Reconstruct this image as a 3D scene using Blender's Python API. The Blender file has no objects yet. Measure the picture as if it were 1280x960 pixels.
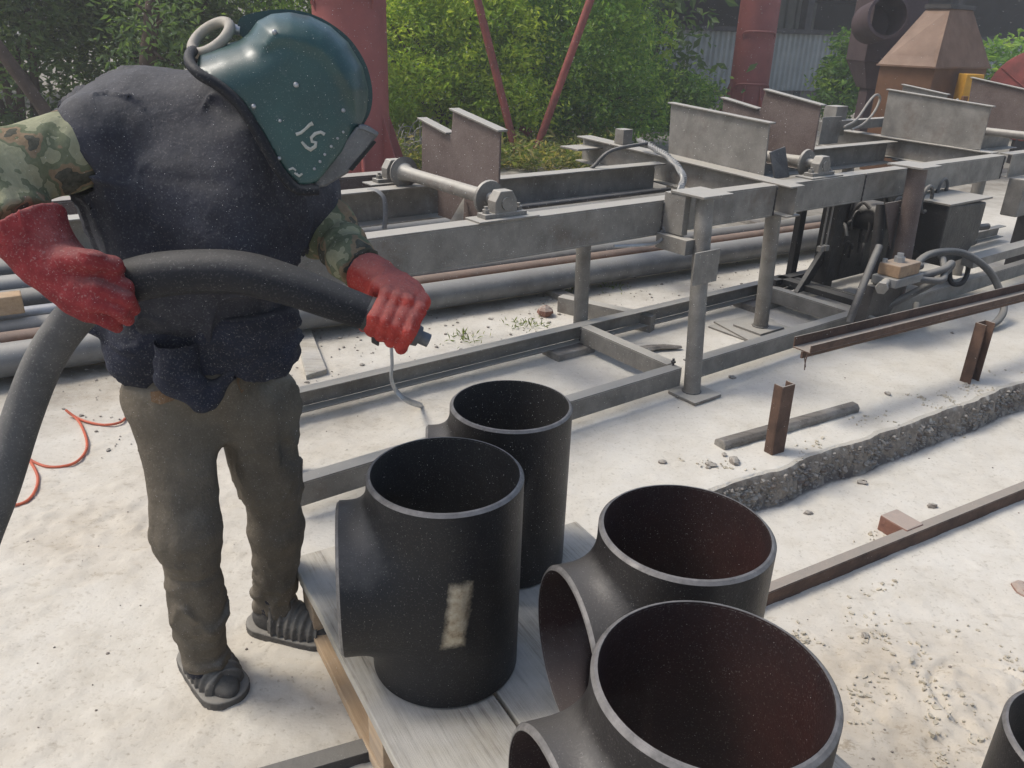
import bpy, bmesh, math, random
import numpy as np
from mathutils import Vector, Matrix

random.seed(7)
RNG = np.random.default_rng(11)
SC = bpy.context.scene
COL = SC.collection

# ------------------------------------------------------------------ camera, light, exposure
FPX, PITCH, ROLL, CAM_H = 1010.0, math.radians(23.8), math.radians(2.0), 1.6
_f = np.array([0, math.cos(PITCH), -math.sin(PITCH)])
_r = np.array([1.0, 0, 0]); _u = np.cross(_r, _f)
CR = _r * math.cos(ROLL) + _u * math.sin(ROLL)
CU = -_r * math.sin(ROLL) + _u * math.cos(ROLL)
CF = _f
CPOS = np.array([0, 0, CAM_H])
cam = bpy.data.cameras.new('camera')
cam.sensor_width = 36.0
cam.lens = FPX * 36.0 / 1280.0
cam.clip_start = 0.02
cam.clip_end = 500
camo = bpy.data.objects.new('camera', cam)
COL.objects.link(camo)
camo.matrix_world = Matrix(((CR[0], CU[0], -CF[0], 0), (CR[1], CU[1], -CF[1], 0), (CR[2], CU[2], -CF[2], CAM_H), (0, 0, 0, 1)))
SC.camera = camo

SUN_AZ, SUN_EL = math.radians(-84), math.radians(55)      # measured from +Y towards +X
world = bpy.data.worlds.new('World')
SC.world = world
world.use_nodes = True
wn = world.node_tree
sky = wn.nodes.new('ShaderNodeTexSky')
sky.sky_type = 'NISHITA'
sky.sun_disc = False
sky.sun_elevation = SUN_EL
sky.sun_rotation = SUN_AZ
sky.air_density = 1.0
sky.dust_density = 3.0
sky.ozone_density = 0.6
wn.links.new(sky.outputs[0], wn.nodes['Background'].inputs[0])
wn.nodes['Background'].inputs[1].default_value = 0.15
sl = bpy.data.lights.new('sun', 'SUN')
sl.energy = 1.9
sl.angle = math.radians(17)
sl.color = (1.0, 0.95, 0.87)
so = bpy.data.objects.new('sun', sl)
COL.objects.link(so)
_sd = Vector((math.sin(SUN_AZ) * math.cos(SUN_EL), math.cos(SUN_AZ) * math.cos(SUN_EL), math.sin(SUN_EL)))
so.rotation_euler = (-_sd).to_track_quat('-Z', 'Y').to_euler()
so.location = _sd * 30
SC.view_settings.view_transform = 'Standard'
SC.view_settings.look = 'None'
SC.view_settings.gamma = 1
SC.view_settings.use_curve_mapping = False
SC.view_settings.exposure = 0.45
SC.cycles.use_denoising = True
SC.cycles.max_bounces = 6
SC.cycles.transparent_max_bounces = 6


# ------------------------------------------------------------------ survey helpers: sight lines measured from the photograph
def ray(px, py):
    return CR * (px - 640) / FPX - CU * (py - 480) / FPX + CF


def G(px, py, z=0.0):
    d = ray(px, py)
    return CPOS + d * ((z - CAM_H) / d[2])


def at(px, py, Y):
    d = ray(px, py)
    return CPOS + d * (Y / d[1])


RA = math.radians(37.5)
RU = np.array([math.cos(RA), math.sin(RA), 0]); RV = np.array([-math.sin(RA), math.cos(RA), 0]); RZ = np.array([0, 0, 1.0])
RO = np.array([0.863, 3.577, 0])


def W(u, v, z):
    return RO + RU * u + RV * v + RZ * z


# ------------------------------------------------------------------ noise (numpy)
def _h(ix, iy, iz):
    n = (ix.astype(np.int64) * 374761393 + iy.astype(np.int64) * 668265263 + iz.astype(np.int64) * 2147483647 + 1013) & 0xFFFFFFFF
    n = ((n ^ (n >> 13)) * 1274126177) & 0xFFFFFFFF
    n = n ^ (n >> 16)
    return (n & 0xFFFF) / 65535.0


def vnoise(p):
    i = np.floor(p); f = p - i; f = f * f * (3 - 2 * f)
    x, y, z = i[..., 0], i[..., 1], i[..., 2]
    fx, fy, fz = f[..., 0], f[..., 1], f[..., 2]
    def l(a, b, t): return a + (b - a) * t
    c = lambda a, b, d: _h(x + a, y + b, z + d)
    return l(l(l(c(0, 0, 0), c(1, 0, 0), fx), l(c(0, 1, 0), c(1, 1, 0), fx), fy),
             l(l(c(0, 0, 1), c(1, 0, 1), fx), l(c(0, 1, 1), c(1, 1, 1), fx), fy), fz)


def fbm(p, octv=3):
    s, a, t = 0, 1.0, 0
    for k in range(octv):
        s = s + a * (vnoise(p * (2.03 ** k) + 17.3 * k) - 0.5); t += a; a *= 0.5
    return s / t * 2


def sstep(a, b, x):
    t = np.clip((x - a) / (b - a), 0, 1)
    return t * t * (3 - 2 * t)


# ------------------------------------------------------------------ materials
def _nodes(name):
    m = bpy.data.materials.new(name)
    m.use_nodes = True
    nt = m.node_tree
    return m, nt, nt.nodes['Principled BSDF']


def _noise(nt, scale, detail=6, rough=0.6, coord='Object', stretch=None):
    tc = nt.nodes.new('ShaderNodeTexCoord')
    n = nt.nodes.new('ShaderNodeTexNoise')
    n.inputs['Scale'].default_value = scale
    n.inputs['Detail'].default_value = detail
    n.inputs['Roughness'].default_value = rough
    if stretch:
        mp = nt.nodes.new('ShaderNodeMapping')
        mp.inputs['Scale'].default_value = stretch
        nt.links.new(tc.outputs[coord], mp.inputs[0])
        nt.links.new(mp.outputs[0], n.inputs['Vector'])
    else:
        nt.links.new(tc.outputs[coord], n.inputs['Vector'])
    return n


def _ramp(nt, src, stops, interp='LINEAR'):
    r = nt.nodes.new('ShaderNodeValToRGB')
    r.color_ramp.interpolation = interp
    el = r.color_ramp.elements
    while len(el) < len(stops):
        el.new(0.5)
    for e, (p, c) in zip(el, stops):
        e.position = p
        e.color = (*c, 1) if len(c) == 3 else c
    nt.links.new(src, r.inputs[0])
    return r


def _mix(nt, fac, a, b, mode='MIX'):
    m = nt.nodes.new('ShaderNodeMix')
    m.data_type = 'RGBA'
    m.blend_type = mode
    for k, v in ((0, fac), (6, a), (7, b)):
        if hasattr(v, 'node'):
            nt.links.new(v, m.inputs[k])
        elif k == 0:
            m.inputs[0].default_value = v
        else:
            m.inputs[k].default_value = (*v, 1)
    return m.outputs[2]


def _math(nt, op, a, b=None, clamp=False):
    m = nt.nodes.new('ShaderNodeMath')
    m.operation = op
    m.use_clamp = clamp
    for k, v in ((0, a), (1, b)):
        if v is None:
            continue
        if hasattr(v, 'node'):
            nt.links.new(v, m.inputs[k])
        else:
            m.inputs[k].default_value = v
    return m.outputs[0]


DUST = (0.50, 0.475, 0.41)


def mat(name, base, alt=None, rough=0.7, metal=0.0, scale=6, bump=0.15, bscale=60, dust=0.0, speck=0.0, spec_col=(0.45, 0.43, 0.4),
        stretch=None, spec=0.4, coat=0.0, stain=0.0):
    """patchy paint/steel/cloth: two tones by noise, optional settled dust on upward faces, optional fine grain specks"""
    m, nt, b = _nodes(name)
    alt = alt or tuple(c * 0.7 for c in base)
    n = _noise(nt, scale, 7, 0.65, stretch=stretch)
    col = _ramp(nt, n.outputs[0], [(0.34, alt), (0.66, base)]).outputs[0]
    if speck:
        sp = _noise(nt, 230, 3, 0.6)
        k = _ramp(nt, sp.outputs[0], [(0.56, (0, 0, 0)), (0.72, (1, 1, 1))]).outputs[0]
        col = _mix(nt, _math(nt, 'MULTIPLY', k, speck), col, spec_col)
    if stain:
        st = _noise(nt, 3.2, 9, 0.75)
        k = _ramp(nt, st.outputs[0], [(0.54, (0, 0, 0)), (0.66, (stain,) * 3)]).outputs[0]
        col = _mix(nt, k, col, (0.10, 0.062, 0.042))
        st2 = _noise(nt, 30, 5, 0.7, stretch=(1, 1, 0.25))
        k = _ramp(nt, st2.outputs[0], [(0.58, (0, 0, 0)), (0.72, (stain,) * 3)]).outputs[0]
        col = _mix(nt, k, col, (0.27, 0.26, 0.235))
    if dust:
        g = nt.nodes.new('ShaderNodeNewGeometry')
        sx = nt.nodes.new('ShaderNodeSeparateXYZ')
        nt.links.new(g.outputs['Normal'], sx.inputs[0])
        dn = _noise(nt, 9, 6, 0.7)
        k = _math(nt, 'ADD', sx.outputs[2], _math(nt, 'MULTIPLY', dn.outputs[0], 0.5))
        k = _ramp(nt, k, [(0.55, (0, 0, 0)), (1.0, (1, 1, 1))]).outputs[0]
        col = _mix(nt, _math(nt, 'MULTIPLY', k, dust), col, DUST)
    nt.links.new(col, b.inputs['Base Color'])
    rr = _ramp(nt, n.outputs[0], [(0.3, (min(1, rough + 0.12),) * 3), (0.7, (max(0.05, rough - 0.08),) * 3)]).outputs[0]
    nt.links.new(rr, b.inputs['Roughness'])
    b.inputs['Metallic'].default_value = metal
    b.inputs['Specular IOR Level'].default_value = spec
    if coat:
        b.inputs['Coat Weight'].default_value = coat
        b.inputs['Coat Roughness'].default_value = 0.25
    if bump:
        bn = _noise(nt, bscale, 6, 0.65)
        bp = nt.nodes.new('ShaderNodeBump')
        bp.inputs['Strength'].default_value = bump
        bp.inputs['Distance'].default_value = 0.01
        nt.links.new(bn.outputs[0], bp.inputs['Height'])
        nt.links.new(bp.outputs[0], b.inputs['Normal'])
    return m


M = {}
M['steel'] = mat('grey_primed_steel', (0.225, 0.212, 0.188), (0.135, 0.125, 0.11), 0.6, 0.15, 7, 0.2, 45, dust=0.75, speck=0.25, stain=0.45)
M['steel_dark'] = mat('dark_steel', (0.06, 0.056, 0.055), (0.03, 0.028, 0.028), 0.6, 0.2, 6, 0.3, 50, dust=0.35, speck=0.1)
M['steel_brown'] = mat('brownish_steel', (0.13, 0.10, 0.088), (0.085, 0.06, 0.052), 0.75, 0, 5, 0.3, 45, dust=0.6, speck=0.3)
M['oily'] = mat('oily_black_steel', (0.020, 0.019, 0.019), (0.010, 0.010, 0.010), 0.5, 0.0, 9, 0.4, 40, dust=0.25, speck=0.1)
M['rust'] = mat('rusty_steel', (0.13, 0.075, 0.05), (0.065, 0.04, 0.03), 0.85, 0, 9, 0.4, 60, dust=0.45)
M['rust_pipe'] = mat('rust_pipe', (0.20, 0.105, 0.065), (0.12, 0.065, 0.042), 0.8, 0, 7, 0.3, 50, dust=0.25)
M['pipe_grey'] = mat('grey_pipe', (0.23, 0.235, 0.235), (0.14, 0.14, 0.14), 0.5, 0.3, 4, 0.15, 50, dust=0.45)
M['pipe_dark'] = mat('dark_pipe', (0.12, 0.12, 0.12), (0.07, 0.068, 0.066), 0.55, 0.3, 4, 0.15, 50, dust=0.45)
M['galv'] = mat('shiny_galvanised', (0.42, 0.43, 0.44), (0.28, 0.29, 0.3), 0.4, 0.6, 8, 0.1, 60, dust=0.2)
M['red'] = mat('red_oxide_paint', (0.33, 0.088, 0.076), (0.24, 0.064, 0.058), 0.6, 0, 2.5, 0.1, 30, dust=0.15)
M['red_strut'] = mat('red_strut_paint', (0.32, 0.075, 0.06), (0.17, 0.055, 0.045), 0.7, 0, 6, 0.2, 50)
M['hood'] = mat('rusted_sheet', (0.215, 0.13, 0.085), (0.135, 0.078, 0.05), 0.8, 0, 2.2, 0.15, 20, dust=0.12)
M['hood_low'] = mat('rusted_casing', (0.15, 0.072, 0.035), (0.085, 0.042, 0.022), 0.8, 0, 2.2, 0.15, 20)
M['silo'] = mat('plum_brown_paint', (0.075, 0.052, 0.056), (0.05, 0.034, 0.036), 0.65, 0, 2.0, 0.1, 20)
M['yellow'] = mat('yellow_paint', (0.5, 0.27, 0.03), (0.35, 0.17, 0.02), 0.6, 0, 4, 0.1, 20)
M['tan'] = mat('tan_valve_paint', (0.30, 0.20, 0.12), (0.20, 0.13, 0.08), 0.65, 0, 20, 0.2, 80, dust=0.3)
M['rubber'] = mat('black_rubber', (0.012, 0.013, 0.017), (0.008, 0.009, 0.012), 0.6, 0, 8, 0.15, 90, dust=0.10, speck=0.12, spec=0.22)
M['rubber_dusty'] = mat('dusty_rubber', (0.085, 0.083, 0.08), (0.055, 0.054, 0.054), 0.7, 0, 8, 0.15, 90, dust=0.35, speck=0.2)
M['nozzle'] = mat('nozzle_metal', (0.13, 0.14, 0.15), (0.08, 0.085, 0.09), 0.5, 0.3, 15, 0.1, 80)
M['orange'] = mat('orange_air_hose', (0.55, 0.12, 0.055), (0.42, 0.1, 0.05), 0.45, 0, 12, 0.0)
M['cable'] = mat('pale_cable', (0.35, 0.33, 0.29), (0.25, 0.23, 0.2), 0.7, 0, 30, 0.1)
M['cape'] = mat('charcoal_cape', (0.038, 0.040, 0.052), (0.021, 0.022, 0.030), 0.8, 0, 10, 0.8, 15, dust=0.10, speck=0.16, spec=0.25)
M['navy'] = mat('navy_apron', (0.020, 0.024, 0.042), (0.016, 0.017, 0.024), 0.85, 0, 12, 0.4, 55, dust=0.06, speck=0.2, spec=0.2)
M['trouser'] = mat('dusty_olive_trousers', (0.150, 0.128, 0.098), (0.095, 0.082, 0.064), 0.95, 0, 7, 0.7, 22, dust=0.2, speck=0.18, spec=0.1)
M['glove_red'] = mat('red_leather_glove', (0.42, 0.062, 0.048), (0.25, 0.034, 0.030), 0.95, 0, 22, 0.6, 70, dust=0.16, speck=0.2, spec=0.08)
M['glove_dim'] = mat('dusty_red_glove', (0.27, 0.042, 0.044), (0.165, 0.026, 0.029), 0.95, 0, 20, 0.6, 70, dust=0.12, speck=0.3, spec=0.08)
M['sock'] = mat('dark_sock', (0.075, 0.07, 0.064), (0.05, 0.047, 0.043), 0.95, 0, 60, 0.4, 200, dust=0.1)
M['sandal'] = mat('dusty_rubber_sandal', (0.12, 0.11, 0.097), (0.075, 0.07, 0.063), 0.9, 0, 30, 0.3, 90, dust=0.3)
M['ring'] = mat('beige_air_tube', (0.38, 0.35, 0.29), (0.28, 0.25, 0.2), 0.6, 0, 12, 0.15, 60)
M['paint_white'] = mat('worn_white_paint', (0.42, 0.42, 0.38), (0.25, 0.26, 0.23), 0.7, 0, 80, 0.1)
M['glass'] = mat('dark_visor_glass', (0.012, 0.014, 0.015), (0.01, 0.011, 0.012), 0.12, 0, 8, 0.0)
M['brick'] = mat('red_brick', (0.24, 0.115, 0.08), (0.16, 0.08, 0.06), 0.9, 0, 15, 0.4, 60, dust=0.5)
M['stone'] = mat('broken_concrete', (0.27, 0.24, 0.205), (0.16, 0.138, 0.118), 0.95, 0, 12, 0.6, 70, dust=0.45)
M['stone_brown'] = mat('brownish_aggregate', (0.17, 0.135, 0.11), (0.10, 0.08, 0.07), 0.95, 0, 12, 0.6, 70, dust=0.3)
M['slab_face'] = mat('broken_concrete_face', (0.33, 0.29, 0.24), (0.175, 0.148, 0.122), 0.95, 0, 26, 0.9, 90, dust=0.85)
M['fence'] = mat('weathered_fence_sheet', (0.42, 0.435, 0.40), (0.30, 0.31, 0.29), 0.8, 0, 1.4, 0.1, 12)
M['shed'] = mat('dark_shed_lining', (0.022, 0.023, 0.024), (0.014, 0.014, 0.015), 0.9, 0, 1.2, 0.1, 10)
M['bark'] = mat('brown_bark', (0.11, 0.075, 0.055), (0.06, 0.042, 0.032), 0.95, 0, 9, 0.6, 30)


def helmet_material():
    m, nt, b = _nodes('teal_helmet_paint')
    n = _noise(nt, 7, 7, 0.7)
    col = _ramp(nt, n.outputs[0], [(0.3, (0.008, 0.036, 0.034)), (0.7, (0.016, 0.062, 0.058))]).outputs[0]
    s = _noise(nt, 26, 6, 0.75)
    k = _ramp(nt, s.outputs[0], [(0.60, (0, 0, 0)), (0.80, (0.35, 0.35, 0.35))]).outputs[0]
    col = _mix(nt, k, col, (0.10, 0.13, 0.13))
    sp = _noise(nt, 420, 2, 0.5)
    k2 = _ramp(nt, sp.outputs[0], [(0.62, (0, 0, 0)), (0.74, (0.25, 0.25, 0.25))]).outputs[0]
    col = _mix(nt, k2, col, (0.35, 0.36, 0.34))
    nt.links.new(col, b.inputs['Base Color'])
    rr = _ramp(nt, s.outputs[0], [(0.35, (0.36,) * 3), (0.75, (0.6,) * 3)]).outputs[0]
    nt.links.new(rr, b.inputs['Roughness'])
    b.inputs['Coat Weight'].default_value = 0.2
    b.inputs['Coat Roughness'].default_value = 0.2
    return m


def camo_material():
    m, nt, b = _nodes('camouflage_cloth')
    n = _noise(nt, 15, 3, 0.5)
    c1 = _ramp(nt, n.outputs[0], [(0.0, (0.30, 0.30, 0.19)), (0.45, (0.12, 0.14, 0.08)), (0.52, (0.22, 0.15, 0.09)), (0.58, (0.035, 0.036, 0.03))], 'CONSTANT').outputs[0]
    f = _noise(nt, 60, 5, 0.6)
    c1 = _mix(nt, 0.22, c1, _ramp(nt, f.outputs[0], [(0.3, (0.06, 0.06, 0.045)), (0.7, (0.40, 0.385, 0.29))]).outputs[0])
    nt.links.new(c1, b.inputs['Base Color'])
    b.inputs['Roughness'].default_value = 0.95
    b.inputs['Specular IOR Level'].default_value = 0.1
    bp = nt.nodes.new('ShaderNodeBump'); bp.inputs['Strength'].default_value = 0.4; bp.inputs['Distance'].default_value = 0.01
    nt.links.new(f.outputs[0], bp.inputs['Height']); nt.links.new(bp.outputs[0], b.inputs['Normal'])
    return m


def tee_material(name, base, alt, patch=None, rough=0.42):
    m, nt, b = _nodes(name)
    n = _noise(nt, 5, 7, 0.65)
    col = _ramp(nt, n.outputs[0], [(0.32, alt), (0.68, base)]).outputs[0]
    sp = _noise(nt, 330, 2, 0.5)
    k = _ramp(nt, sp.outputs[0], [(0.62, (0, 0, 0)), (0.74, (0.30, 0.30, 0.30))]).outputs[0]
    col = _mix(nt, k, col, (0.30, 0.28, 0.26))
    g = nt.nodes.new('ShaderNodeNewGeometry')
    sx = nt.nodes.new('ShaderNodeSeparateXYZ')
    nt.links.new(g.outputs['Normal'], sx.inputs[0])
    dn = _noise(nt, 12, 6, 0.7)
    kd = _math(nt, 'ADD', sx.outputs[2], _math(nt, 'MULTIPLY', dn.outputs[0], 0.6))
    kd = _ramp(nt, kd, [(0.66, (0, 0, 0)), (1.4, (0.20, 0.20, 0.20))]).outputs[0]
    col = _mix(nt, kd, col, (0.30, 0.285, 0.26))
    if patch:
        th, z0, hw, hz = patch
        tc = nt.nodes.new('ShaderNodeTexCoord')
        mp = nt.nodes.new('ShaderNodeMapping')
        mp.inputs['Rotation'].default_value = (0, 0, -th)
        nt.links.new(tc.outputs['Object'], mp.inputs[0])
        s = nt.nodes.new('ShaderNodeSeparateXYZ')
        nt.links.new(mp.outputs[0], s.inputs[0])
        pn = _noise(nt, 38, 6, 0.7)
        wob = _math(nt, 'MULTIPLY', _math(nt, 'SUBTRACT', pn.outputs[0], 0.5), 1.1)
        yy = _math(nt, 'ADD', s.outputs[1], _math(nt, 'MULTIPLY', _math(nt, 'SUBTRACT', s.outputs[2], z0), -0.12))
        ky = _math(nt, 'SUBTRACT', 1.0, _math(nt, 'DIVIDE', _math(nt, 'ABSOLUTE', yy), hw))
        kz = _math(nt, 'SUBTRACT', 1.0, _math(nt, 'DIVIDE', _math(nt, 'ABSOLUTE', _math(nt, 'SUBTRACT', s.outputs[2], z0)), hz))
        k = _math(nt, 'ADD', _math(nt, 'MINIMUM', _math(nt, 'MULTIPLY', ky, 1.5), _math(nt, 'MULTIPLY', kz, 3.0)), wob)
        kx = _math(nt, 'GREATER_THAN', s.outputs[0], 0.05)
        k = _math(nt, 'MULTIPLY', _math(nt, 'MULTIPLY', k, 1.3, True), kx)
        pcol = _ramp(nt, pn.outputs[0], [(0.3, (0.15, 0.10, 0.05)), (0.45, (0.38, 0.31, 0.21)), (0.7, (0.52, 0.46, 0.34))]).outputs[0]
        col = _mix(nt, k, col, pcol)
    nt.links.new(col, b.inputs['Base Color'])
    rr = _ramp(nt, n.outputs[0], [(0.3, (rough + 0.12,) * 3), (0.7, (rough - 0.06,) * 3)]).outputs[0]
    nt.links.new(rr, b.inputs['Roughness'])
    b.inputs['Specular IOR Level'].default_value = 0.28
    bn = _noise(nt, 160, 4, 0.6)
    bp = nt.nodes.new('ShaderNodeBump'); bp.inputs['Strength'].default_value = 0.22; bp.inputs['Distance'].default_value = 0.004
    nt.links.new(bn.outputs[0], bp.inputs['Height']); nt.links.new(bp.outputs[0], b.inputs['Normal'])
    return m


def wood_material(name, base, dark, dusty=0.5, ax=1.0):
    m, nt, b = _nodes(name)
    n = _noise(nt, 3.0, 9, 0.78, stretch=(0.9, 22, 22))
    col = _ramp(nt, n.outputs[0], [(0.30, dark), (0.5, base), (0.72, tuple(min(1, c * 1.25) for c in base))]).outputs[0]
    s = _noise(nt, 5, 6, 0.6)
    k = _ramp(nt, s.outputs[0], [(0.42, (0, 0, 0)), (0.66, (dusty,) * 3)]).outputs[0]
    col = _mix(nt, k, col, (0.52, 0.50, 0.45))
    g = _noise(nt, 2.1, 4, 0.6)
    k2 = _ramp(nt, g.outputs[0], [(0.56, (0, 0, 0)), (0.72, (0.45, 0.45, 0.45))]).outputs[0]
    col = _mix(nt, k2, col, (0.17, 0.165, 0.165))
    nt.links.new(col, b.inputs['Base Color'])
    b.inputs['Roughness'].default_value = 0.9
    b.inputs['Specular IOR Level'].default_value = 0.15
    bp = nt.nodes.new('ShaderNodeBump'); bp.inputs['Strength'].default_value = 0.5; bp.inputs['Distance'].default_value = 0.006
    nt.links.new(n.outputs[0], bp.inputs['Height']); nt.links.new(bp.outputs[0], b.inputs['Normal'])
    return m


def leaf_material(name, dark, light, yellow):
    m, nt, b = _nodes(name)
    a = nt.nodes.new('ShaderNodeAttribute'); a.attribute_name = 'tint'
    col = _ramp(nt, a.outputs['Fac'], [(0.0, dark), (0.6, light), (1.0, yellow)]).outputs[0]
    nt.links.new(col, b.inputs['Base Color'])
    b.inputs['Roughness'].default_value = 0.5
    b.inputs['Specular IOR Level'].default_value = 0.3
    tr = nt.nodes.new('ShaderNodeBsdfTranslucent')
    bright = _mix(nt, 1.0, col, (1.5, 1.6, 0.8), 'MULTIPLY')
    nt.links.new(bright, tr.inputs[0])
    ms = nt.nodes.new('ShaderNodeMixShader'); ms.inputs[0].default_value = 0.45
    out = nt.nodes['Material Output']
    nt.links.new(b.outputs[0], ms.inputs[1]); nt.links.new(tr.outputs[0], ms.inputs[2]); nt.links.new(ms.outputs[0], out.inputs[0])
    return m


def ground_material():
    m, nt, b = _nodes('blasting_sand')
    big = _noise(nt, 0.9, 6, 0.6)
    mid = _noise(nt, 5, 8, 0.7)
    fine = _noise(nt, 70, 4, 0.6)
    sand = _ramp(nt, mid.outputs[0], [(0.25, (0.46, 0.425, 0.355)), (0.43, (0.545, 0.515, 0.445)), (0.62, (0.585, 0.56, 0.495))]).outputs[0]
    brown = _ramp(nt, mid.outputs[0], [(0.3, (0.33, 0.265, 0.185)), (0.6, (0.485, 0.42, 0.325))]).outputs[0]
    a = nt.nodes.new('ShaderNodeAttribute'); a.attribute_name = 'trodden'
    k = _math(nt, 'MULTIPLY', a.outputs['Fac'], _ramp(nt, big.outputs[0], [(0.35, (0.55,) * 3), (0.65, (1,) * 3)]).outputs[0])
    col = _mix(nt, k, sand, brown)
    g = nt.nodes.new('ShaderNodeAttribute'); g.attribute_name = 'yard'
    earth = _ramp(nt, mid.outputs[0], [(0.3, (0.11, 0.095, 0.075)), (0.55, (0.26, 0.24, 0.20)), (0.75, (0.40, 0.375, 0.32))]).outputs[0]
    col = _mix(nt, g.outputs['Fac'], col, earth)
    fv = _ramp(nt, fine.outputs[0], [(0.28, (0.72, 0.70, 0.67)), (0.42, (1, 1, 1))]).outputs[0]
    col = _mix(nt, 1.0, col, fv, 'MULTIPLY')
    sc1 = _noise(nt, 9, 9, 0.75, stretch=(1.0, 1.7, 1.0))
    ks = _ramp(nt, sc1.outputs[0], [(0.37, (1, 1, 1)), (0.43, (0, 0, 0))]).outputs[0]
    ks = _math(nt, 'MULTIPLY', ks, _math(nt, 'ADD', _math(nt, 'MULTIPLY', a.outputs['Fac'], 0.75), 0.12))
    col = _mix(nt, ks, col, (0.30, 0.255, 0.19))
    br = nt.nodes.new('ShaderNodeAttribute'); br.attribute_name = 'broken'
    conc = _ramp(nt, mid.outputs[0], [(0.3, (0.11, 0.09, 0.075)), (0.7, (0.22, 0.195, 0.17))]).outputs[0]
    col = _mix(nt, br.outputs['Fac'], col, conc)
    nt.links.new(col, b.inputs['Base Color'])
    b.inputs['Roughness'].default_value = 0.95
    b.inputs['Specular IOR Level'].default_value = 0.1
    h = _math(nt, 'ADD', _math(nt, 'MULTIPLY', mid.outputs[0], 0.28), _math(nt, 'MULTIPLY', fine.outputs[0], 0.22))
    bp = nt.nodes.new('ShaderNodeBump'); bp.inputs['Strength'].default_value = 0.45; bp.inputs['Distance'].default_value = 0.02
    nt.links.new(h, bp.inputs['Height']); nt.links.new(bp.outputs[0], b.inputs['Normal'])
    return m


M['helmet'] = helmet_material()
M['camo'] = camo_material()
M['wood'] = wood_material('weathered_plank', (0.40, 0.37, 0.305), (0.12, 0.10, 0.078), 0.85)
M['wood_new'] = wood_material('pale_new_timber', (0.42, 0.30, 0.185), (0.30, 0.20, 0.12), 0.25)
M['wood_old'] = wood_material('grey_old_timber', (0.17, 0.155, 0.135), (0.08, 0.07, 0.06), 0.45)
M['leaf_bright'] = leaf_material('bright_shrub_leaf', (0.10, 0.185, 0.03), (0.31, 0.44, 0.065), (0.50, 0.56, 0.085))
M['leaf_dark'] = leaf_material('dark_shrub_leaf', (0.06, 0.13, 0.034), (0.17, 0.30, 0.065), (0.33, 0.44, 0.08))
M['leaf_tree'] = leaf_material('tree_leaf', (0.05, 0.09, 0.042), (0.13, 0.20, 0.075), (0.22, 0.30, 0.09))
M['weed'] = leaf_material('weed_leaf', (0.075, 0.11, 0.03), (0.20, 0.24, 0.065), (0.45, 0.36, 0.15))
M['ground'] = ground_material()


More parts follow.
